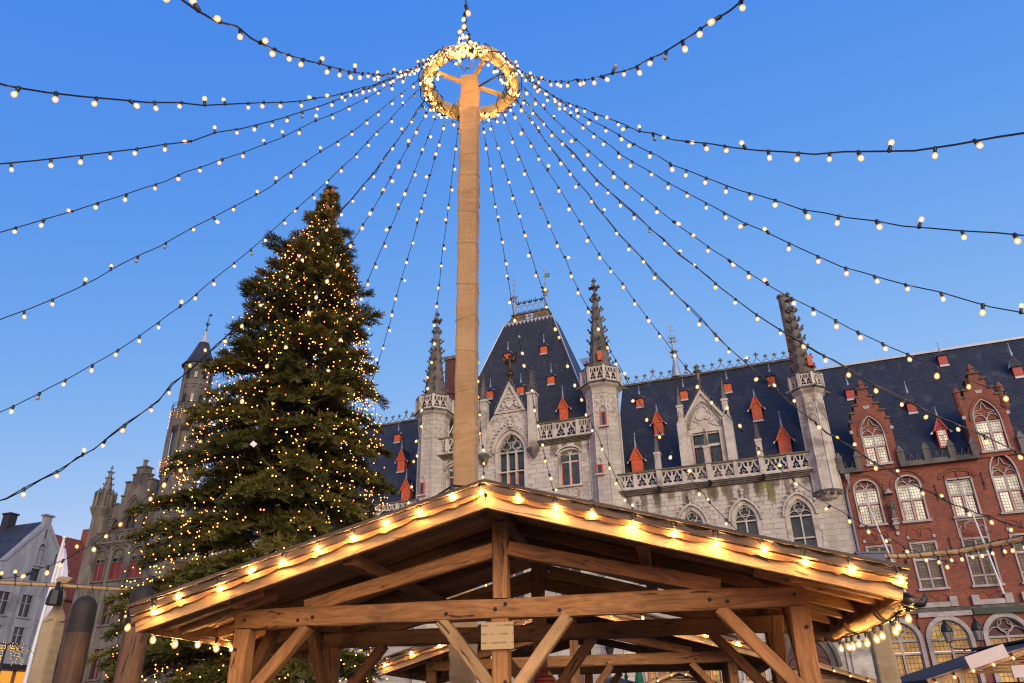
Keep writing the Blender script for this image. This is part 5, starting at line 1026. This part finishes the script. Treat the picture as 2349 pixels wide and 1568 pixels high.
while z < 12.9:
    Rz = rad(z); nb = 7; off = random.uniform(0, 6.28)
    for k in range(nb):
        az = off + 2 * PI * k / nb + random.uniform(-.25, .25); lop = .96 + .15 * math.cos(az - PI) + random.choice((-.26, -.1, 0, .05, .12)) + random.uniform(-.05, .05); L = Rz * lop
        rise = .22 if z < 9 else .5; droop = .40 if z < 8 else .2
        ax = .17 * z / 13.; zj = random.uniform(-.2, .2); rise = random.uniform(.08, .34) if z < 9 else random.uniform(.3, .6)
        def bp(t): return np.array([ax + L * t * math.cos(az), L * t * math.sin(az), z + zj + L * (rise * t - droop * t * t) + .12 * L * max(0, t - .75)])
        rv = random.random()
        m = max(3, int(L / .125)); 
        mb.tube([tuple(bp(t)) for t in (0, .35, .7, .97)], [.035 * min(1, L), .024 * min(1, L), .014, .005], 4, 1)
        for i in range(m):
            t = lerp(.22, 1., (i + .5) / m); p = bp(t); d = bp(min(t + .03, 1.03)) - bp(t - .03); d /= np.linalg.norm(d); sd = np.cross(d, [0, 0, 1]); sd /= np.linalg.norm(sd)
            fl = (.30 + .34 * (1 - t)) * min(1., .45 + Rz * .35) * random.uniform(.8, 1.2)
            for s in (-1, 1):
                if random.random() < .92: dd = d * random.uniform(.55, .95) + sd * s * random.uniform(.6, .95) + np.array([0, 0, random.uniform(-.5, .3)]); add_frond(p, dd, fl, np.array([0, 0, 1.]), rv * .6 + random.random() * .4)
            if random.random() < .5: add_frond(p, d + np.array([0, 0, random.uniform(.1, .5)]), fl * .8, np.array([0, 0, 1.]), rv)
        add_frond(bp(.93), bp(1.0) - bp(.9), .36 * min(1., .4 + Rz * .4), np.array([0, 0, 1.]), rv); tips.append(bp(1.0))
    z += lerp(.27, .22, z / 13)
for k in range(34): zt = random.uniform(12.2, 13.15); a = random.uniform(0, 6.28); add_frond((.165, 0, zt), (math.cos(a), math.sin(a), random.uniform(.3, .9)), random.uniform(.14, .26), np.array([0, 0, 1.]), random.random())
tr_o = mb.obj('trunk', [plain('fir_bark', (.06, .04, .028), .9, var=.5, sc=12, bump=.4)] * 2, fir)
V = np.concatenate(allv).reshape(-1, 3); rv = np.concatenate(allr); nt_ = len(rv)
me = D.meshes.new('crown'); me.vertices.add(len(V)); me.vertices.foreach_set('co', V.ravel().astype(np.float32)); me.loops.add(len(V)); me.loops.foreach_set('vertex_index', np.arange(len(V), dtype=np.int32)); me.polygons.add(nt_); me.polygons.foreach_set('loop_start', np.arange(0, len(V), 3, dtype=np.int32)); me.polygons.foreach_set('loop_total', np.full(nt_, 3, dtype=np.int32)); me.update(calc_edges=True)
at = me.attributes.new('rnd', 'FLOAT', 'FACE'); at.data.foreach_set('value', rv.astype(np.float32))
def needle_mat():
    m, nt, b = newmat('fir_needles'); N = NT(nt); a = N.n('Attribute', attribute_name='rnd').outputs['Fac']
    N.l(N.ramp(a, [(0., (.046, .054, .014)), (.5, (.108, .106, .025)), (1., (.20, .165, .042))]), b.inputs['Base Color']); b.inputs['Roughness'].default_value = .6; b.inputs['Specular IOR Level'].default_value = .25
    return m
me.materials.append(needle_mat()); crown = place('crown', me, fir); crown['kind'] = 'stuff'
print('fir triangles', nt_)
# cones near the tip
cn = MB(); cn.lathe([(.012, 0), (.05, .04), (.06, .09), (.05, .15), (.02, .2), (.004, .215)], 8); 
for i in range(5): cn.lathe([(.045 - .006 * i, .03 + .034 * i), (.064 - .007 * i, .045 + .034 * i), (.03, .06 + .034 * i)], 8)
cnm = cn.mesh('cone', plain('fir_cone', (.30, .10, .03), .7, var=.4, sc=14), True)
for k in range(22): zt = random.uniform(11.9, 13.05); a = random.uniform(0, 6.28); r = rad(zt) * .55 + .05; place('cone', cnm, fir, T(.165 + r * math.cos(a), r * math.sin(a), zt) @ Matrix.Rotation(random.uniform(-.4, .4), 4, 'X') @ Matrix.Scale(random.uniform(.8, 1.15), 4))
for x, y, zt in ((-4.62, 12.9, 5.85), (-4.5, 13.75, 10.35)):
    t = thing('tree_tag', 'small pale label tag hanging in the fir, ' + ('lower one' if zt < 8 else 'near the top'), 'tag', (x, y, zt), .5); mb = MB(); mb.box(-.045, .045, -.004, .004, -.06, .03); mb.obj('card', M_whitepaint, t, M=Matrix.Rotation(.6, 4, 'Y')); mb = MB(); mb.tube([(0, 0, .05), (.03, .05, .16)], .004, 3); mb.obj('cord', M_cable, t)
# fairy lights
fy = thing('fairy_lights', 'net of tiny warm fairy lights wound over the whole fir', 'string lights', (TX, TY, 0)); LP = []; wr = MB()
for s in range(44):
    a0 = 2 * PI * s / 44 + random.uniform(-.1, .1); pz = 12.9 - random.uniform(0, 2.6); pts = []; dr = random.choice((-1, 1)) * random.uniform(.4, 1.2)
    while pz > 1.0:
        r = rad(pz) * random.uniform(.78, 1.04) * (.98 + .17 * math.cos(a0 - PI)); pts.append((.15 + r * math.cos(a0), r * math.sin(a0), pz - .05 * r)); a0 += dr * random.uniform(.2, 1.2) / max(r, .3) * .33; pz -= random.uniform(-.05, .30)
        if random.random() < .2: dr = -dr
    wr.tube(pts, .0045, 3)
    for i in range(len(pts) - 1):
        if random.random() < .75: LP.append(tuple(pts[i][j] + random.uniform(-.07, .07) for j in range(3)))
wr.obj('wire', M_cable, fy)
for _ in range(900): pz = 12.6 - 11 * random.random() ** .8; a = random.uniform(0, 6.28); r = rad(pz) * random.uniform(.7, 1.08) * (.98 + .17 * math.cos(a - PI)); LP.append((.15 + r * math.cos(a), r * math.sin(a), pz))
LP.sort(key=lambda p: p[1] * .95 - p[0] * -.1); b_ = MB(); b_.ball((0, 0, 0), .0115, 6); fm = b_.mesh('fairy_bulb', M_fairy, True)
for p in LP[:300]: place('fairy_bulb', fm, fy, T(*p))
b_ = MB()
for p in LP[300:]: b_.ball(p, .0115, 5)
o = b_.obj('fairy_bulbs', M_fairy, fy, True); o['kind'] = 'stuff'

# ================================================================== timber pavilions
PA = R_(-11)
def pavilion(label, loc, rz, detail, HW=2.44, RHW=3.1, zt0=2.125, zt1=2.29, apex=3.13, eave=2.235, depth=2.0):
    P = thing('timber_pavilion', label, 'pavilion', loc, rz); ov = .65
    sl = (apex - eave) / RHW; th = .045
    def roof_z(s): return apex - abs(s) * sl
    for d in (0, depth):
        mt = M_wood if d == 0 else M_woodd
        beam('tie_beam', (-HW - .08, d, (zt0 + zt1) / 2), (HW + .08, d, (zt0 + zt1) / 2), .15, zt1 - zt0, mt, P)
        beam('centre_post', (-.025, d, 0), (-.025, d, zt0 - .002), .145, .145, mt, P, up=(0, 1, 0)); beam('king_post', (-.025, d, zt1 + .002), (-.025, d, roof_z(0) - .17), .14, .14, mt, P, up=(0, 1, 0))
        for q in (-1, 1):
            beam('post', (q * HW, d, 0), (q * HW, d, zt0 - .003), .15, .15, mt, P, up=(0, 1, 0))
            beam('rafter', (q * 1.85, d, 2.30), (q * .05, d, 2.72), .12, .125, mt, P)
            beam('brace', (q * .08, d - .005, 1.55), (q * .56, d - .005, zt0 + .01), .10, .125, M_woodp if detail and d == 0 else mt, P, up=(0, 1, 0))
            beam('brace', (q * (HW - .06), d - .005, 1.50), (q * (HW - .62), d - .005, zt0 + .01), .10, .125, mt, P, up=(0, 1, 0))
    bm_ = MB(); bm_.lathe([(.016, 0), (.016, .012), (.008, .016)], 6); bm_ = bm_.mesh('bolt', M_iron)
    for x, z in ((-.06, 2.2), (.03, 2.24), (-.06, 1.6), (.02, 1.62), (-HW + .02, 2.2), (HW - .02, 2.21), (-HW - .03, 1.95), (HW + .03, 1.96), (.5, 2.17), (-.5, 2.18), (-1.75, 2.2), (1.75, 2.2), (HW - .55, 2.18), (-HW + .55, 2.18)): place('bolt', bm_, P, T(x, -.077, z) @ Matrix.Rotation(PI / 2, 4, 'X'))
    for q in (-1, 1):
        beam('wall_plate', (q * (HW + .02), -ov + .08, zt1 + .075), (q * (HW + .02), depth + ov - .08, zt1 + .075), .13, .14, M_wood, P)
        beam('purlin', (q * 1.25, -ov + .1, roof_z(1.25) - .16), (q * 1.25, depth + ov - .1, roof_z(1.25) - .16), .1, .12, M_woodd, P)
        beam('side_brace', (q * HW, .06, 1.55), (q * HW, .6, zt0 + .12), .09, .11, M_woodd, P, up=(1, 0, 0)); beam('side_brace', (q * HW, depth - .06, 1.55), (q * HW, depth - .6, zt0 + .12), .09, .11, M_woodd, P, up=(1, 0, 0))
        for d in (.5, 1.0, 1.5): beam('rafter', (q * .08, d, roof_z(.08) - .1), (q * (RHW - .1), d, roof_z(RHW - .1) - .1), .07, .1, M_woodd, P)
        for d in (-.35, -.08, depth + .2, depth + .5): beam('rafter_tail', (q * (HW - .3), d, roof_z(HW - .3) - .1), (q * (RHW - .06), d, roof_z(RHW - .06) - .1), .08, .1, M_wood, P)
        beam('fascia_board', (q * (RHW - .05), -ov + .03, eave - .10), (q * (RHW - .05), depth + ov - .03, eave - .10), .03, .15, M_wood, P)
        n = 19                                    # boards of the roof deck, each its own piece
        for i in range(n):
            d0 = -ov + (depth + 2 * ov) * (i + .5) / n; beam('roof_plank', (q * .02, d0, roof_z(.02) - .025), (q * RHW, d0, roof_z(RHW) - .025), (depth + 2 * ov) / n - .008, .035, M_wood, P, up=(0, 0, 1))
        y = -ov - .03
        beam('bargeboard', (q * .004, y, apex - .135), (q * (RHW - .02), y, eave - .115), .045, .135, M_woodp, P)
        beam('edge_board', (q * .003, y - .035, apex - .04), (q * (RHW + .02), y - .035, eave - .015), .085, .06, M_roofw, P); beam('cover_strip', (q * .004, y - .03, apex + .005), (q * (RHW + .04), y - .03, eave + .028), .16, .026, M_roofw, P)
        beam('bargeboard', (q * .004, depth + ov + .03, apex - .16), (q * (RHW - .02), depth + ov + .03, eave - .105), .045, .16, M_woodp, P)
        # carved scallop trim
        L = math.hypot(RHW, apex - eave); m = 84; top = [(L * i / m, .0) for i in range(m + 1)]; per = .62
        def sc(x):
            u = (x % per) / per
            return -.022 - .018 * abs(math.sin(2 * PI * u)) - (.018 if .42 < u < .5 else 0) - .01 * math.sin(PI * u)
        bot = [(x, sc(x)) for x, _ in top]; tb = MB(); tb.ring(top, bot, -.012, .012)
        x_ = Vector((q * RHW, 0, eave - apex)).normalized(); M = Matrix((x_, Vector((0, 1, 0)), x_.cross(Vector((0, 1, 0))) * (1 if q > 0 else 1))).transposed().to_4x4()
        if M.to_3x3()[2][2] < 0: M = M @ Matrix.Diagonal((1, 1, -1, 1))
        M.translation = (q * .01, y - .045, apex - .066); tb.obj('carved_trim', M_wood, P, M=M)
    beam('ridge_beam', (0, -ov + .06, apex - .1), (0, depth + ov - .06, apex - .1), .12, .12, M_woodd, P)
    mb = MB()
    for q in (-1, 1): mb.add([(0, -ov - .02, apex + .012), (q * (RHW + .03), -ov - .02, eave + .012), (q * (RHW + .03), depth + ov, eave + .012), (0, depth + ov, apex + .012)], [(0, 1, 2, 3)])
    mb.obj('roof_felt', M_felt, P); return P
K0 = Vector((-.11, 7.0, 0))
PAV = pavilion('near open timber pavilion with low gabled roof and bulbs along its edge', K0, PA, True)
def pv(s, d, z, base=K0, a=PA): return (base.x + s * math.cos(a) - d * math.sin(a), base.y + s * math.sin(a) + d * math.cos(a), z)
nt_ = lambda: (random.uniform(-.12, .12), random.uniform(-.2, .2))
def edge_bulbs(label, sv, d, base, a, sc=1., zoff=0.):
    root = thing('eave_bulb_string', label, 'string lights', base, a, 'bulb strings on the timber pavilions'); mb = MB(); pts = [(s, d, z + .12 + .02 * (i % 2)) for i, (s, z) in enumerate(sv)]
    fin = []
    for i in range(len(pts) - 1): fin += [pts[i], tuple(lerp(pts[i][j], pts[i + 1][j], .5) - (.025 if j == 2 else 0) for j in range(3))]
    mb.tube(fin + [pts[-1]], .009, 5); mb.obj('cable', M_cable, root)
    for s, dd, z in pts: bulb(root, (s, dd, z), nt_(), sc, True)
    return root
SV = [(-2.904, 2.186), (-2.686, 2.28), (-2.323, 2.347), (-2.028, 2.463), (-1.742, 2.532), (-1.451, 2.608), (-1.144, 2.705), (-.868, 2.788), (-.569, 2.877), (-.276, 2.977), (-.036, 3.016), (.271, 2.94), (.591, 2.846), (.891, 2.766), (1.212, 2.665), (1.523, 2.568), (1.827, 2.49), (2.145, 2.404), (2.442, 2.321), (2.747, 2.236), (3.05, 2.16)]
edge_bulbs('row of bright bulbs along the front bargeboards of the near pavilion', SV, -.76, K0, PA, 1.05)
festoon('string of bulbs under the left eave of the near pavilion', [pv(-3.27, -.6, 2.23), pv(-3.2, -.45, 2.14), pv(-3.12, -.2, 2.11), pv(-3.1, .0, 2.12), pv(-3.05, .2, 2.13), pv(-3.03, .6, 2.12), pv(-3.0, .85, 2.13)], .26, .008, 'bulb strings on the timber pavilions', start=.06, tilt=nt_, sc=.95, strong=True)
festoon('cluster of bulbs hanging under the log gutter of the near pavilion', [pv(3.12, -.74, 2.03), pv(3.08, -.4, 1.985), pv(3.1, -.1, 1.98), pv(3.07, .3, 1.975), pv(3.06, .7, 1.97), pv(3.02, 1.1, 1.98), pv(3.0, 1.5, 1.985), pv(3.0, 1.75, 1.99)], .24, .008, 'bulb strings on the timber pavilions', start=.12, tilt=nt_, sc=.85, strong=True)
# hollow log gutter with iron straps and horn end
gt = thing('log_gutter', 'hollowed log gutter with iron straps and dark curled horn at the right eave', 'gutter', K0, PA); 
for i, (d0, d1) in enumerate(((-.62, -.02), (.02, .95), (.99, 1.9))):
    mb = MB(); n = 10; vs = []; r0 = .08
    for d in (d0, (d0 + d1) / 2, d1):
        for r in (r0, r0 - .015):
            for k in range(n + 1): a = PI + PI * k / n; vs.append((3.10 - .05 * d + r * math.cos(a) + .006 * math.sin(9 * d), d, 2.075 + r * math.sin(a) * (1.05 if d == (d0 + d1) / 2 else 1)))
    w_ = n + 1; fs = []
    for j in range(2):
        b0 = j * 2 * w_; b1 = (j + 1) * 2 * w_
        for k in range(n): fs += [(b0 + k, b0 + k + 1, b1 + k + 1, b1 + k), (b0 + w_ + k, b0 + w_ + k + 1, b1 + w_ + k + 1, b1 + w_ + k)]
        fs += [(b0, b1, b1 + w_, b0 + w_), (b0 + n, b1 + n, b1 + w_ + n, b0 + w_ + n)]
    for b0 in (0, 4 * w_): fs += [(b0 + k, b0 + k + 1, b0 + w_ + k + 1, b0 + w_ + k) for k in range(n)]
    M = Matrix.Rotation(PI / 2, 4, 'Z'); mb.v = [tuple(M.inverted() @ Vector(p)) for p in vs]; mb.f = fs; mb.m = [0] * len(fs); mb.obj('gutter_log', M_woodp, gt, True, M)
for d in (0, .97):
    mb = MB(); mb.tube([(3.10 - .05 * d + .092 * math.cos(a), d, 2.075 + .092 * math.sin(a)) for a in [PI * .9 + PI * 1.2 * k / 12 for k in range(13)]] + [(3.02, d, 2.2)], .011, 5); mb.obj('iron_strap', M_iron, gt)
mb = MB(); mb.tube([(3.1, -.6, 2.075), (3.12, -.66, 2.05), (3.15, -.70, 2.03), (3.185, -.71, 2.03), (3.21, -.71, 2.06), (3.21, -.71, 2.095)], [.05, .046, .038, .03, .02, .006], 9); mb.obj('horn_end', M_iron, gt, True)
# paper notice on the front post
sg = thing('paper_notice', 'pale paper notice with faded lines of text on the centre post', 'sign', pv(-.041, -.1, 1.982), PA)
def paper_mat():
    m, nt, b = newmat('faded_notice'); N = NT(nt); c = N.n('SeparateXYZ', i_0=N.n('TexCoord').outputs['Object'])
    ln = N.n('TexWave', i_Vector=N.n('TexCoord').outputs['Object'], i_Scale=4.6, bands_direction='Z', i_Distortion=.6, i_Phase_Offset=2.).outputs[1]; dash = N.noise(N.coord((22, 1, 6)), 1., 3)
    f = N.n('Math', operation='MULTIPLY', i_0=N.ramp(ln, [(.86, (0, 0, 0)), (.96, (1, 1, 1))]), i_1=N.ramp(dash, [(.44, (0, 0, 0)), (.56, (1, 1, 1))]))
    N.l(N.mix(N.n('Math', operation='MULTIPLY', i_0=f.outputs[0], i_1=.7).outputs[0], (.46, .31, .15), (.12, .06, .03)), b.inputs['Base Color']); b.inputs['Roughness'].default_value = .8; return m
mb = MB(); mb.box(-.141, .141, -.006, .006, -.108, .108); mb.obj('sheet', paper_mat(), sg)
K1 = Vector((.95, 13.4, 0)); PAV2 = pavilion('second open timber pavilion seen through the near one', K1, PA, False)
SV2 = [(-3.0 + .46 * i, 3.02 - abs(-3.0 + .46 * i) * .285) for i in range(14)]
edge_bulbs('row of bulbs along the front bargeboards of the farther pavilion', SV2, -.76, K1, PA, .95)
lb = thing('hanging_lamps', 'small cluster of bulbs hanging inside the farther pavilion', 'string lights', (K1.x - 1.6, K1.y + .8, 0)); 
for i in range(7): bulb(lb, (random.uniform(-.3, .3), random.uniform(-.3, .3), random.uniform(2.3, 2.75)), hang())
mb = MB(); mb.tube([(0, 0, 2.9), (.1, 0, 2.5), (-.1, .1, 2.3)], .008, 4); mb.obj('cable', M_cable, lb)

# ================================================================== market huts behind
def hut(label, x, y, rz, hw, dep, ze, za, group='market huts', bulbs=9, slab=''):
    P = thing('market_hut', label, 'market hut', (x, y, 0), rz, group)
    for q in (-1, 1): mb = MB(); mb.box(q * hw - .05, q * hw + .05, 0, dep, 0, ze); mb.obj('side_wall', M_wood, P)
    n = 9
    for i in range(n):                            # gable boards
        z0 = 2.0 + (za - 2.0) * i / n; z1 = 2.0 + (za - 2.0) * (i + 1) / n - .012; w0 = hw * min(1, (za - z0) / (za - ze)); w1 = hw * min(1, (za - z1) / (za - ze))
        mb = MB(); mb.prism([(-w0, z0), (w0, z0), (w1, z1), (-w1, z1)], -.02, .02); mb.obj('gable_board', M_woodp, P)
    mb = MB(); mb.box(-hw, hw, -.04, .04, .0, 1.0); mb.box(-hw, hw, -.3, .05, 1.0, 1.06); mb.obj('counter', M_wood, P); mb = MB(); mb.box(-hw, hw, dep - .05, dep, 0, ze); mb.obj('back_wall', M_wood, P)
    for q in (-1, 1):
        mb = MB(); a = hw + .3; sl = (za - ze) / hw; mb.add([(0, -.35, za + .06), (q * a, -.35, za - a * sl + .06), (q * a, dep + .2, za - a * sl + .06), (0, dep + .2, za + .06)] + [(0, -.35, za + .01), (q * a, -.35, za - a * sl + .01), (q * a, dep + .2, za - a * sl + .01), (0, dep + .2, za + .01)], [(0, 1, 2, 3), (4, 5, 6, 7), (0, 1, 5, 4), (1, 2, 6, 5), (2, 3, 7, 6)]); mb.obj('roof_panel', M_felt, P)
        beam('bargeboard', (q * .01, -.38, za - .0), (q * a, -.38, za - a * sl - .0), .04, .12, M_woodp, P)
    mb = MB(); mb.box(-.12, .12, -.33, dep + .2, za + .062, za + .1); mb.obj('ridge_cap', M_felt, P)
    if bulbs:
        s = thing('hut_bulb_string', 'row of small bulbs on the ' + label.split(' with')[0].split(' carrying')[0] + slab, 'string lights', (x, y, 0), rz, 'bulb strings on the market huts'); mb = MB(); pts = []
        for i in range(bulbs): u = lerp(-hw - .2, hw + .2, i / (bulbs - 1)); pts.append((u, -.44, za - abs(u) * (za - ze) / hw + .04))
        mb.tube(pts, .007, 4); mb.obj('cable', M_cable, s)
        for p in pts: bulb(s, p, nt_(), .9)
    return P
hut('small hut with blue felt roof right of the near pavilion post', 7.95, 22.2, R_(-14), 1.75, 2.2, 2.02, 2.6, bulbs=11, slab=' beside the pavilion post')
hut('small hut with blue felt roof seen under the right pavilion braces', 4.6, 23.8, R_(-12), 1.6, 2.2, 2.05, 2.6, bulbs=10, slab=' under the braces')
H3 = hut('large hut at the lower right corner carrying blank pale signboards', 9.65, 15.0, R_(-4), 2.1, 2.4, 1.93, 2.5, bulbs=14)
def signboard(label, c, w_, h_, rz, tilt, mat):
    t = thing('signboard', label, 'signboard', c, rz); mb = MB(); mb.box(-w_ / 2, w_ / 2, -.015, .015, -h_ / 2, h_ / 2); mb.obj('panel', mat, t, M=Matrix.Rotation(tilt, 4, 'Y')); return t
M_board = plain('pale_board', (.55, .44, .40), .6, var=.12)
signboard('blank pale signboard standing on the roof slope of the lower right hut', (8.22, 14.5, 2.24), .76, .21, 0, R_(-15.4), M_board); signboard('small blank pale signboard on the gable of the lower right hut', (8.78, 14.5, 2.0), .38, .19, 0, R_(-3), M_board)
# ---- ornate street lamp, parasol, blue tent, distant bits
lampx, lampy = 5.19, 40.
sl_ = thing('street_lamp', 'ornate black street lamp with curled arms in front of the palace', 'street lamp', (lampx, lampy, 0)); mb = MB(); mb.lathe([(.2, 0), (.2, .6), (.1, .8), (.07, 3.2), (.1, 3.3), (.05, 3.4), (.05, 4.2)], 8); mb.obj('column', M_iron, sl_)
for q in (-1, 1):
    mb = MB(); mb.tube([(0, 0, 3.9), (q * .3, 0, 4.15), (q * .6, 0, 4.05), (q * .7, 0, 4.2)], .045, 5)
    for c0, r in ((.22, .12), (.48, .12), (.66, .1)): mb.tube([(q * c0 + r * math.cos(a), 0, 4.0 + r * math.sin(a)) for a in [k * .7 for k in range(9)]], .03, 4)
    mb.obj('curled_arm', M_iron, sl_); mb = MB(); mb.lathe([(.05, 4.2), (.13, 4.3), (.2, 4.55), (.24, 4.6), (.1, 4.75), (.02, 4.85)], 6, q * .7); mb.obj('lantern', M_iron, sl_)
ps = thing('closed_parasol', 'closed green parasol with pale cap standing by the huts', 'parasol', (3.63, 25., 0)); mb = MB(); mb.tube([(0, 0, 0), (0, 0, 1.3)], .03, 6); mb.obj('pole', M_whitepaint, ps)
mb = MB(); n = 16; vs = []; prof = [(.05, 1.2), (.2, 1.3), (.17, 1.8), (.12, 2.4), (.06, 2.78)]
for j, (r, z) in enumerate(prof): vs += [(r * (1 + .2 * (i % 2)) * math.cos(2 * PI * i / n), r * (1 + .2 * (i % 2)) * math.sin(2 * PI * i / n), z) for i in range(n)]
mb.add(vs, [(j * n + i, j * n + (i + 1) % n, (j + 1) * n + (i + 1) % n, (j + 1) * n + i) for j in range(len(prof) - 1) for i in range(n)]); mb.obj('canopy', plain('green_canvas', (.01, .11, .045), .8), ps); mb = MB(); mb.lathe([(.075, 2.74), (.06, 2.86), (.01, 2.9)], 8); mb.obj('cap', M_whitepaint, ps)
tn = thing('blue_tent', 'low dark blue tent roof left of the closed green parasol', 'tent', (3.0, 26., 0)); mb = MB(); mb.add([(-1.3, -1.3, 2.15), (1.3, -1.3, 2.15), (1.3, 1.3, 2.15), (-1.3, 1.3, 2.15), (0, 0, 2.62)], [(0, 1, 4), (1, 2, 4), (2, 3, 4), (3, 0, 4)]); mb.obj('canopy', M_felt, tn); 
for a in (-1, 1):
    for b_ in (-1, 1): mb = MB(); mb.box(a * 1.25 - .03, a * 1.25 + .03, b_ * 1.25 - .03, b_ * 1.25 + .03, 0, 2.15); mb.obj('leg', M_iron, tn)
# ---- flag and pole at the left
fg = thing('flag_pole', 'white flagpole with a limp white flag in front of the white house', 'flagpole', (-23.75, 40, 0)); mb = MB(); mb.tube([(0, 0, 0), (.02, 0, 5), (.2, 0, 10.4)], [.11, .09, .06], 8); mb.obj('pole', M_whitepaint, fg); mb = MB(); mb.lathe([(.12, 10.4), (.12, 10.5)], 8, .2); mb.obj('cap', M_whitepaint, fg)
mb = MB(); nu, nv = 10, 18; vs = []
for j in range(nv + 1):
    t = j / nv; z = 10.2 - 3.9 * t; wd = .12 + .62 * math.sin(min(1, t * 1.25) * PI / 2) * (1 - .35 * max(0, t - .7) / .3)
    for i in range(nu + 1): u = i / nu; vs.append((.25 - .1 * t + wd * u + .0, .16 * math.sin(7 * u + 2.2 * t) * (.3 + u * .7), z - .35 * u * (1 - t)))
mb.add(vs, [(j * (nu + 1) + i, j * (nu + 1) + i + 1, (j + 1) * (nu + 1) + i + 1, (j + 1) * (nu + 1) + i) for j in range(nv) for i in range(nu)]); mb.obj('flag', plain('white_flag', (.66, .64, .66), .8, var=.15, sc=2), fg, True)
mb = MB(); mb.prism([(.42, 7.9), (.66, 8.05), (.78, 7.75), (.6, 7.65)], -.22, -.2); mb.obj('red_mark', M_redpaint, fg)
# ---- light sculpture and balloons, lower left
ls_ = thing('light_palm', 'arching yellow light branches above the shops at the lower left', 'light sculpture', (-22.6, 36, 0)); mb = MB(); mb.tube([(0, 0, 0), (0, 0, 4.8)], .05, 6); mb.obj('stem', M_iron, ls_); wr = MB(); lb_ = MB()
for k in range(11):
    a = 2 * PI * k / 11; L = random.uniform(.7, 1.3); pts = [(L * t * math.cos(a), L * t * math.sin(a), 4.8 + .75 * t - 1.25 * t * t) for t in [i / 12 for i in range(13)]]; wr.tube(pts, .012, 4)
    for p in pts[4::2]:
        for m in range(3): lb_.ball((p[0] + random.uniform(-.03, .03), p[1], p[2] - m * .11), .015, 4)
wr.obj('branch', M_iron, ls_); o = lb_.obj('tiny_bulbs', glow('yellow_led', (1, .55, .08), 3.), ls_); o['kind'] = 'stuff'
bl = thing('balloon_bunch', 'purple balloons bunched at the lower left between the posts', 'balloons', (-14.9, 26., 0)); bm = plain('purple_foil', (.16, .03, .22), .25, .5, var=.5)
for k in range(9): mb = MB(); mb.ball((random.uniform(-.5, .5), random.uniform(-.3, .3), 2.15 + random.uniform(-.3, .3)), .24, 10, sz=1.15); mb.obj('balloon', bm, bl, True)
mb = MB(); mb.tube([(0, 0, 0), (0, 0, 2.)], .02, 4); mb.obj('stick', M_iron, bl)

# ================================================================== visitor in a bobble hat
def person():
    P = thing('person', 'person in dark coat and striped red bobble hat inside the near pavilion', 'person', (.27, 8.35, 0), R_(10))
    J = {'pel': (0, 0, .93, .155, .12), 'wai': (0, 0, 1.08, .15, .115), 'che': (0, .01, 1.27, .185, .13), 'nec': (0, .01, 1.43, .065, .06), 'hd': (0, -.01, 1.5, .075, .08)}
    for s, q in (('l', -1), ('r', 1)): J.update({'sh' + s: (q * .19, .01, 1.36, .075, .075), 'el' + s: (q * .25, .04, 1.1, .058, .058), 'wr' + s: (q * .24, -.08, .88, .042, .042), 'hp' + s: (q * .09, 0, .86, .1, .1), 'kn' + s: (q * .1, -.01, .5, .07, .07), 'an' + s: (q * .1, .02, .1, .05, .05), 'to' + s: (q * .11, -.14, .04, .04, .04)})
    E_ = [('pel', 'wai'), ('wai', 'che'), ('che', 'nec'), ('nec', 'hd')]
    for s in 'lr': E_ += [('che', 'sh' + s), ('sh' + s, 'el' + s), ('el' + s, 'wr' + s), ('pel', 'hp' + s), ('hp' + s, 'kn' + s), ('kn' + s, 'an' + s), ('an' + s, 'to' + s)]
    ks = list(J); me = D.meshes.new('body'); me.from_pydata([J[k][:3] for k in ks], [(ks.index(a), ks.index(b)) for a, b in E_], [])
    o = place('body', me, P); sk = o.modifiers.new('skin', 'SKIN'); o.modifiers.new('sub', 'SUBSURF').render_levels = 2
    for i, k in enumerate(ks): o.data.skin_vertices[0].data[i].radius = J[k][3:]; o.data.skin_vertices[0].data[i].use_root = (k == 'pel')
    me.materials.append(plain('dark_coat', (.02, .022, .03), .9))
    mb = MB(); mb.ball((0, -.01, 1.585), .105, 14, sz=1.2, sx=.9); mb.tube([(0, -.105, 1.60), (0, -.135, 1.565), (0, -.11, 1.555)], [.012, .018, .014], 6)
    for q in (-1, 1): mb.ball((q * .095, .0, 1.575), .03, 8, sx=.5)
    mb.obj('head', plain('skin', (.45, .26, .18), .6), P, True)
    m, nt, b = newmat('striped_knit'); N = NT(nt); c = N.n('SeparateXYZ', i_0=N.n('TexCoord').outputs['Object']).outputs[2]; wv = N.n('Math', operation='SINE', i_0=N.n('Math', operation='MULTIPLY', i_0=c, i_1=150.).outputs[0]).outputs[0]
    N.l(N.ramp(wv, [(.3, (.28, .025, .018)), (.62, (.03, .008, .008))]), b.inputs['Base Color']); b.inputs['Roughness'].default_value = .95; N.bump(b, N.noise(N.coord(), 90, 2), .8, .01)
    mb = MB(); mb.lathe([(.112, 1.56), (.122, 1.58), (.121, 1.63), (.112, 1.66), (.1, 1.70), (.075, 1.735), (.035, 1.755), (.01, 1.76)], 16); mb.obj('knit_hat', m, P, True, M=T(0, 0, 0))
    pb = MB(); n = 10
    for i in range(60): a = random.uniform(0, 6.28); c_ = random.uniform(-1, 1); s_ = math.sqrt(1 - c_ * c_); pb.ball((.03 * s_ * math.cos(a), .03 * s_ * math.sin(a), 1.785 + .03 * c_), .012, 4)
    pb.obj('bobble', plain('dark_red_yarn', (.13, .02, .018), 1.), P)
person()
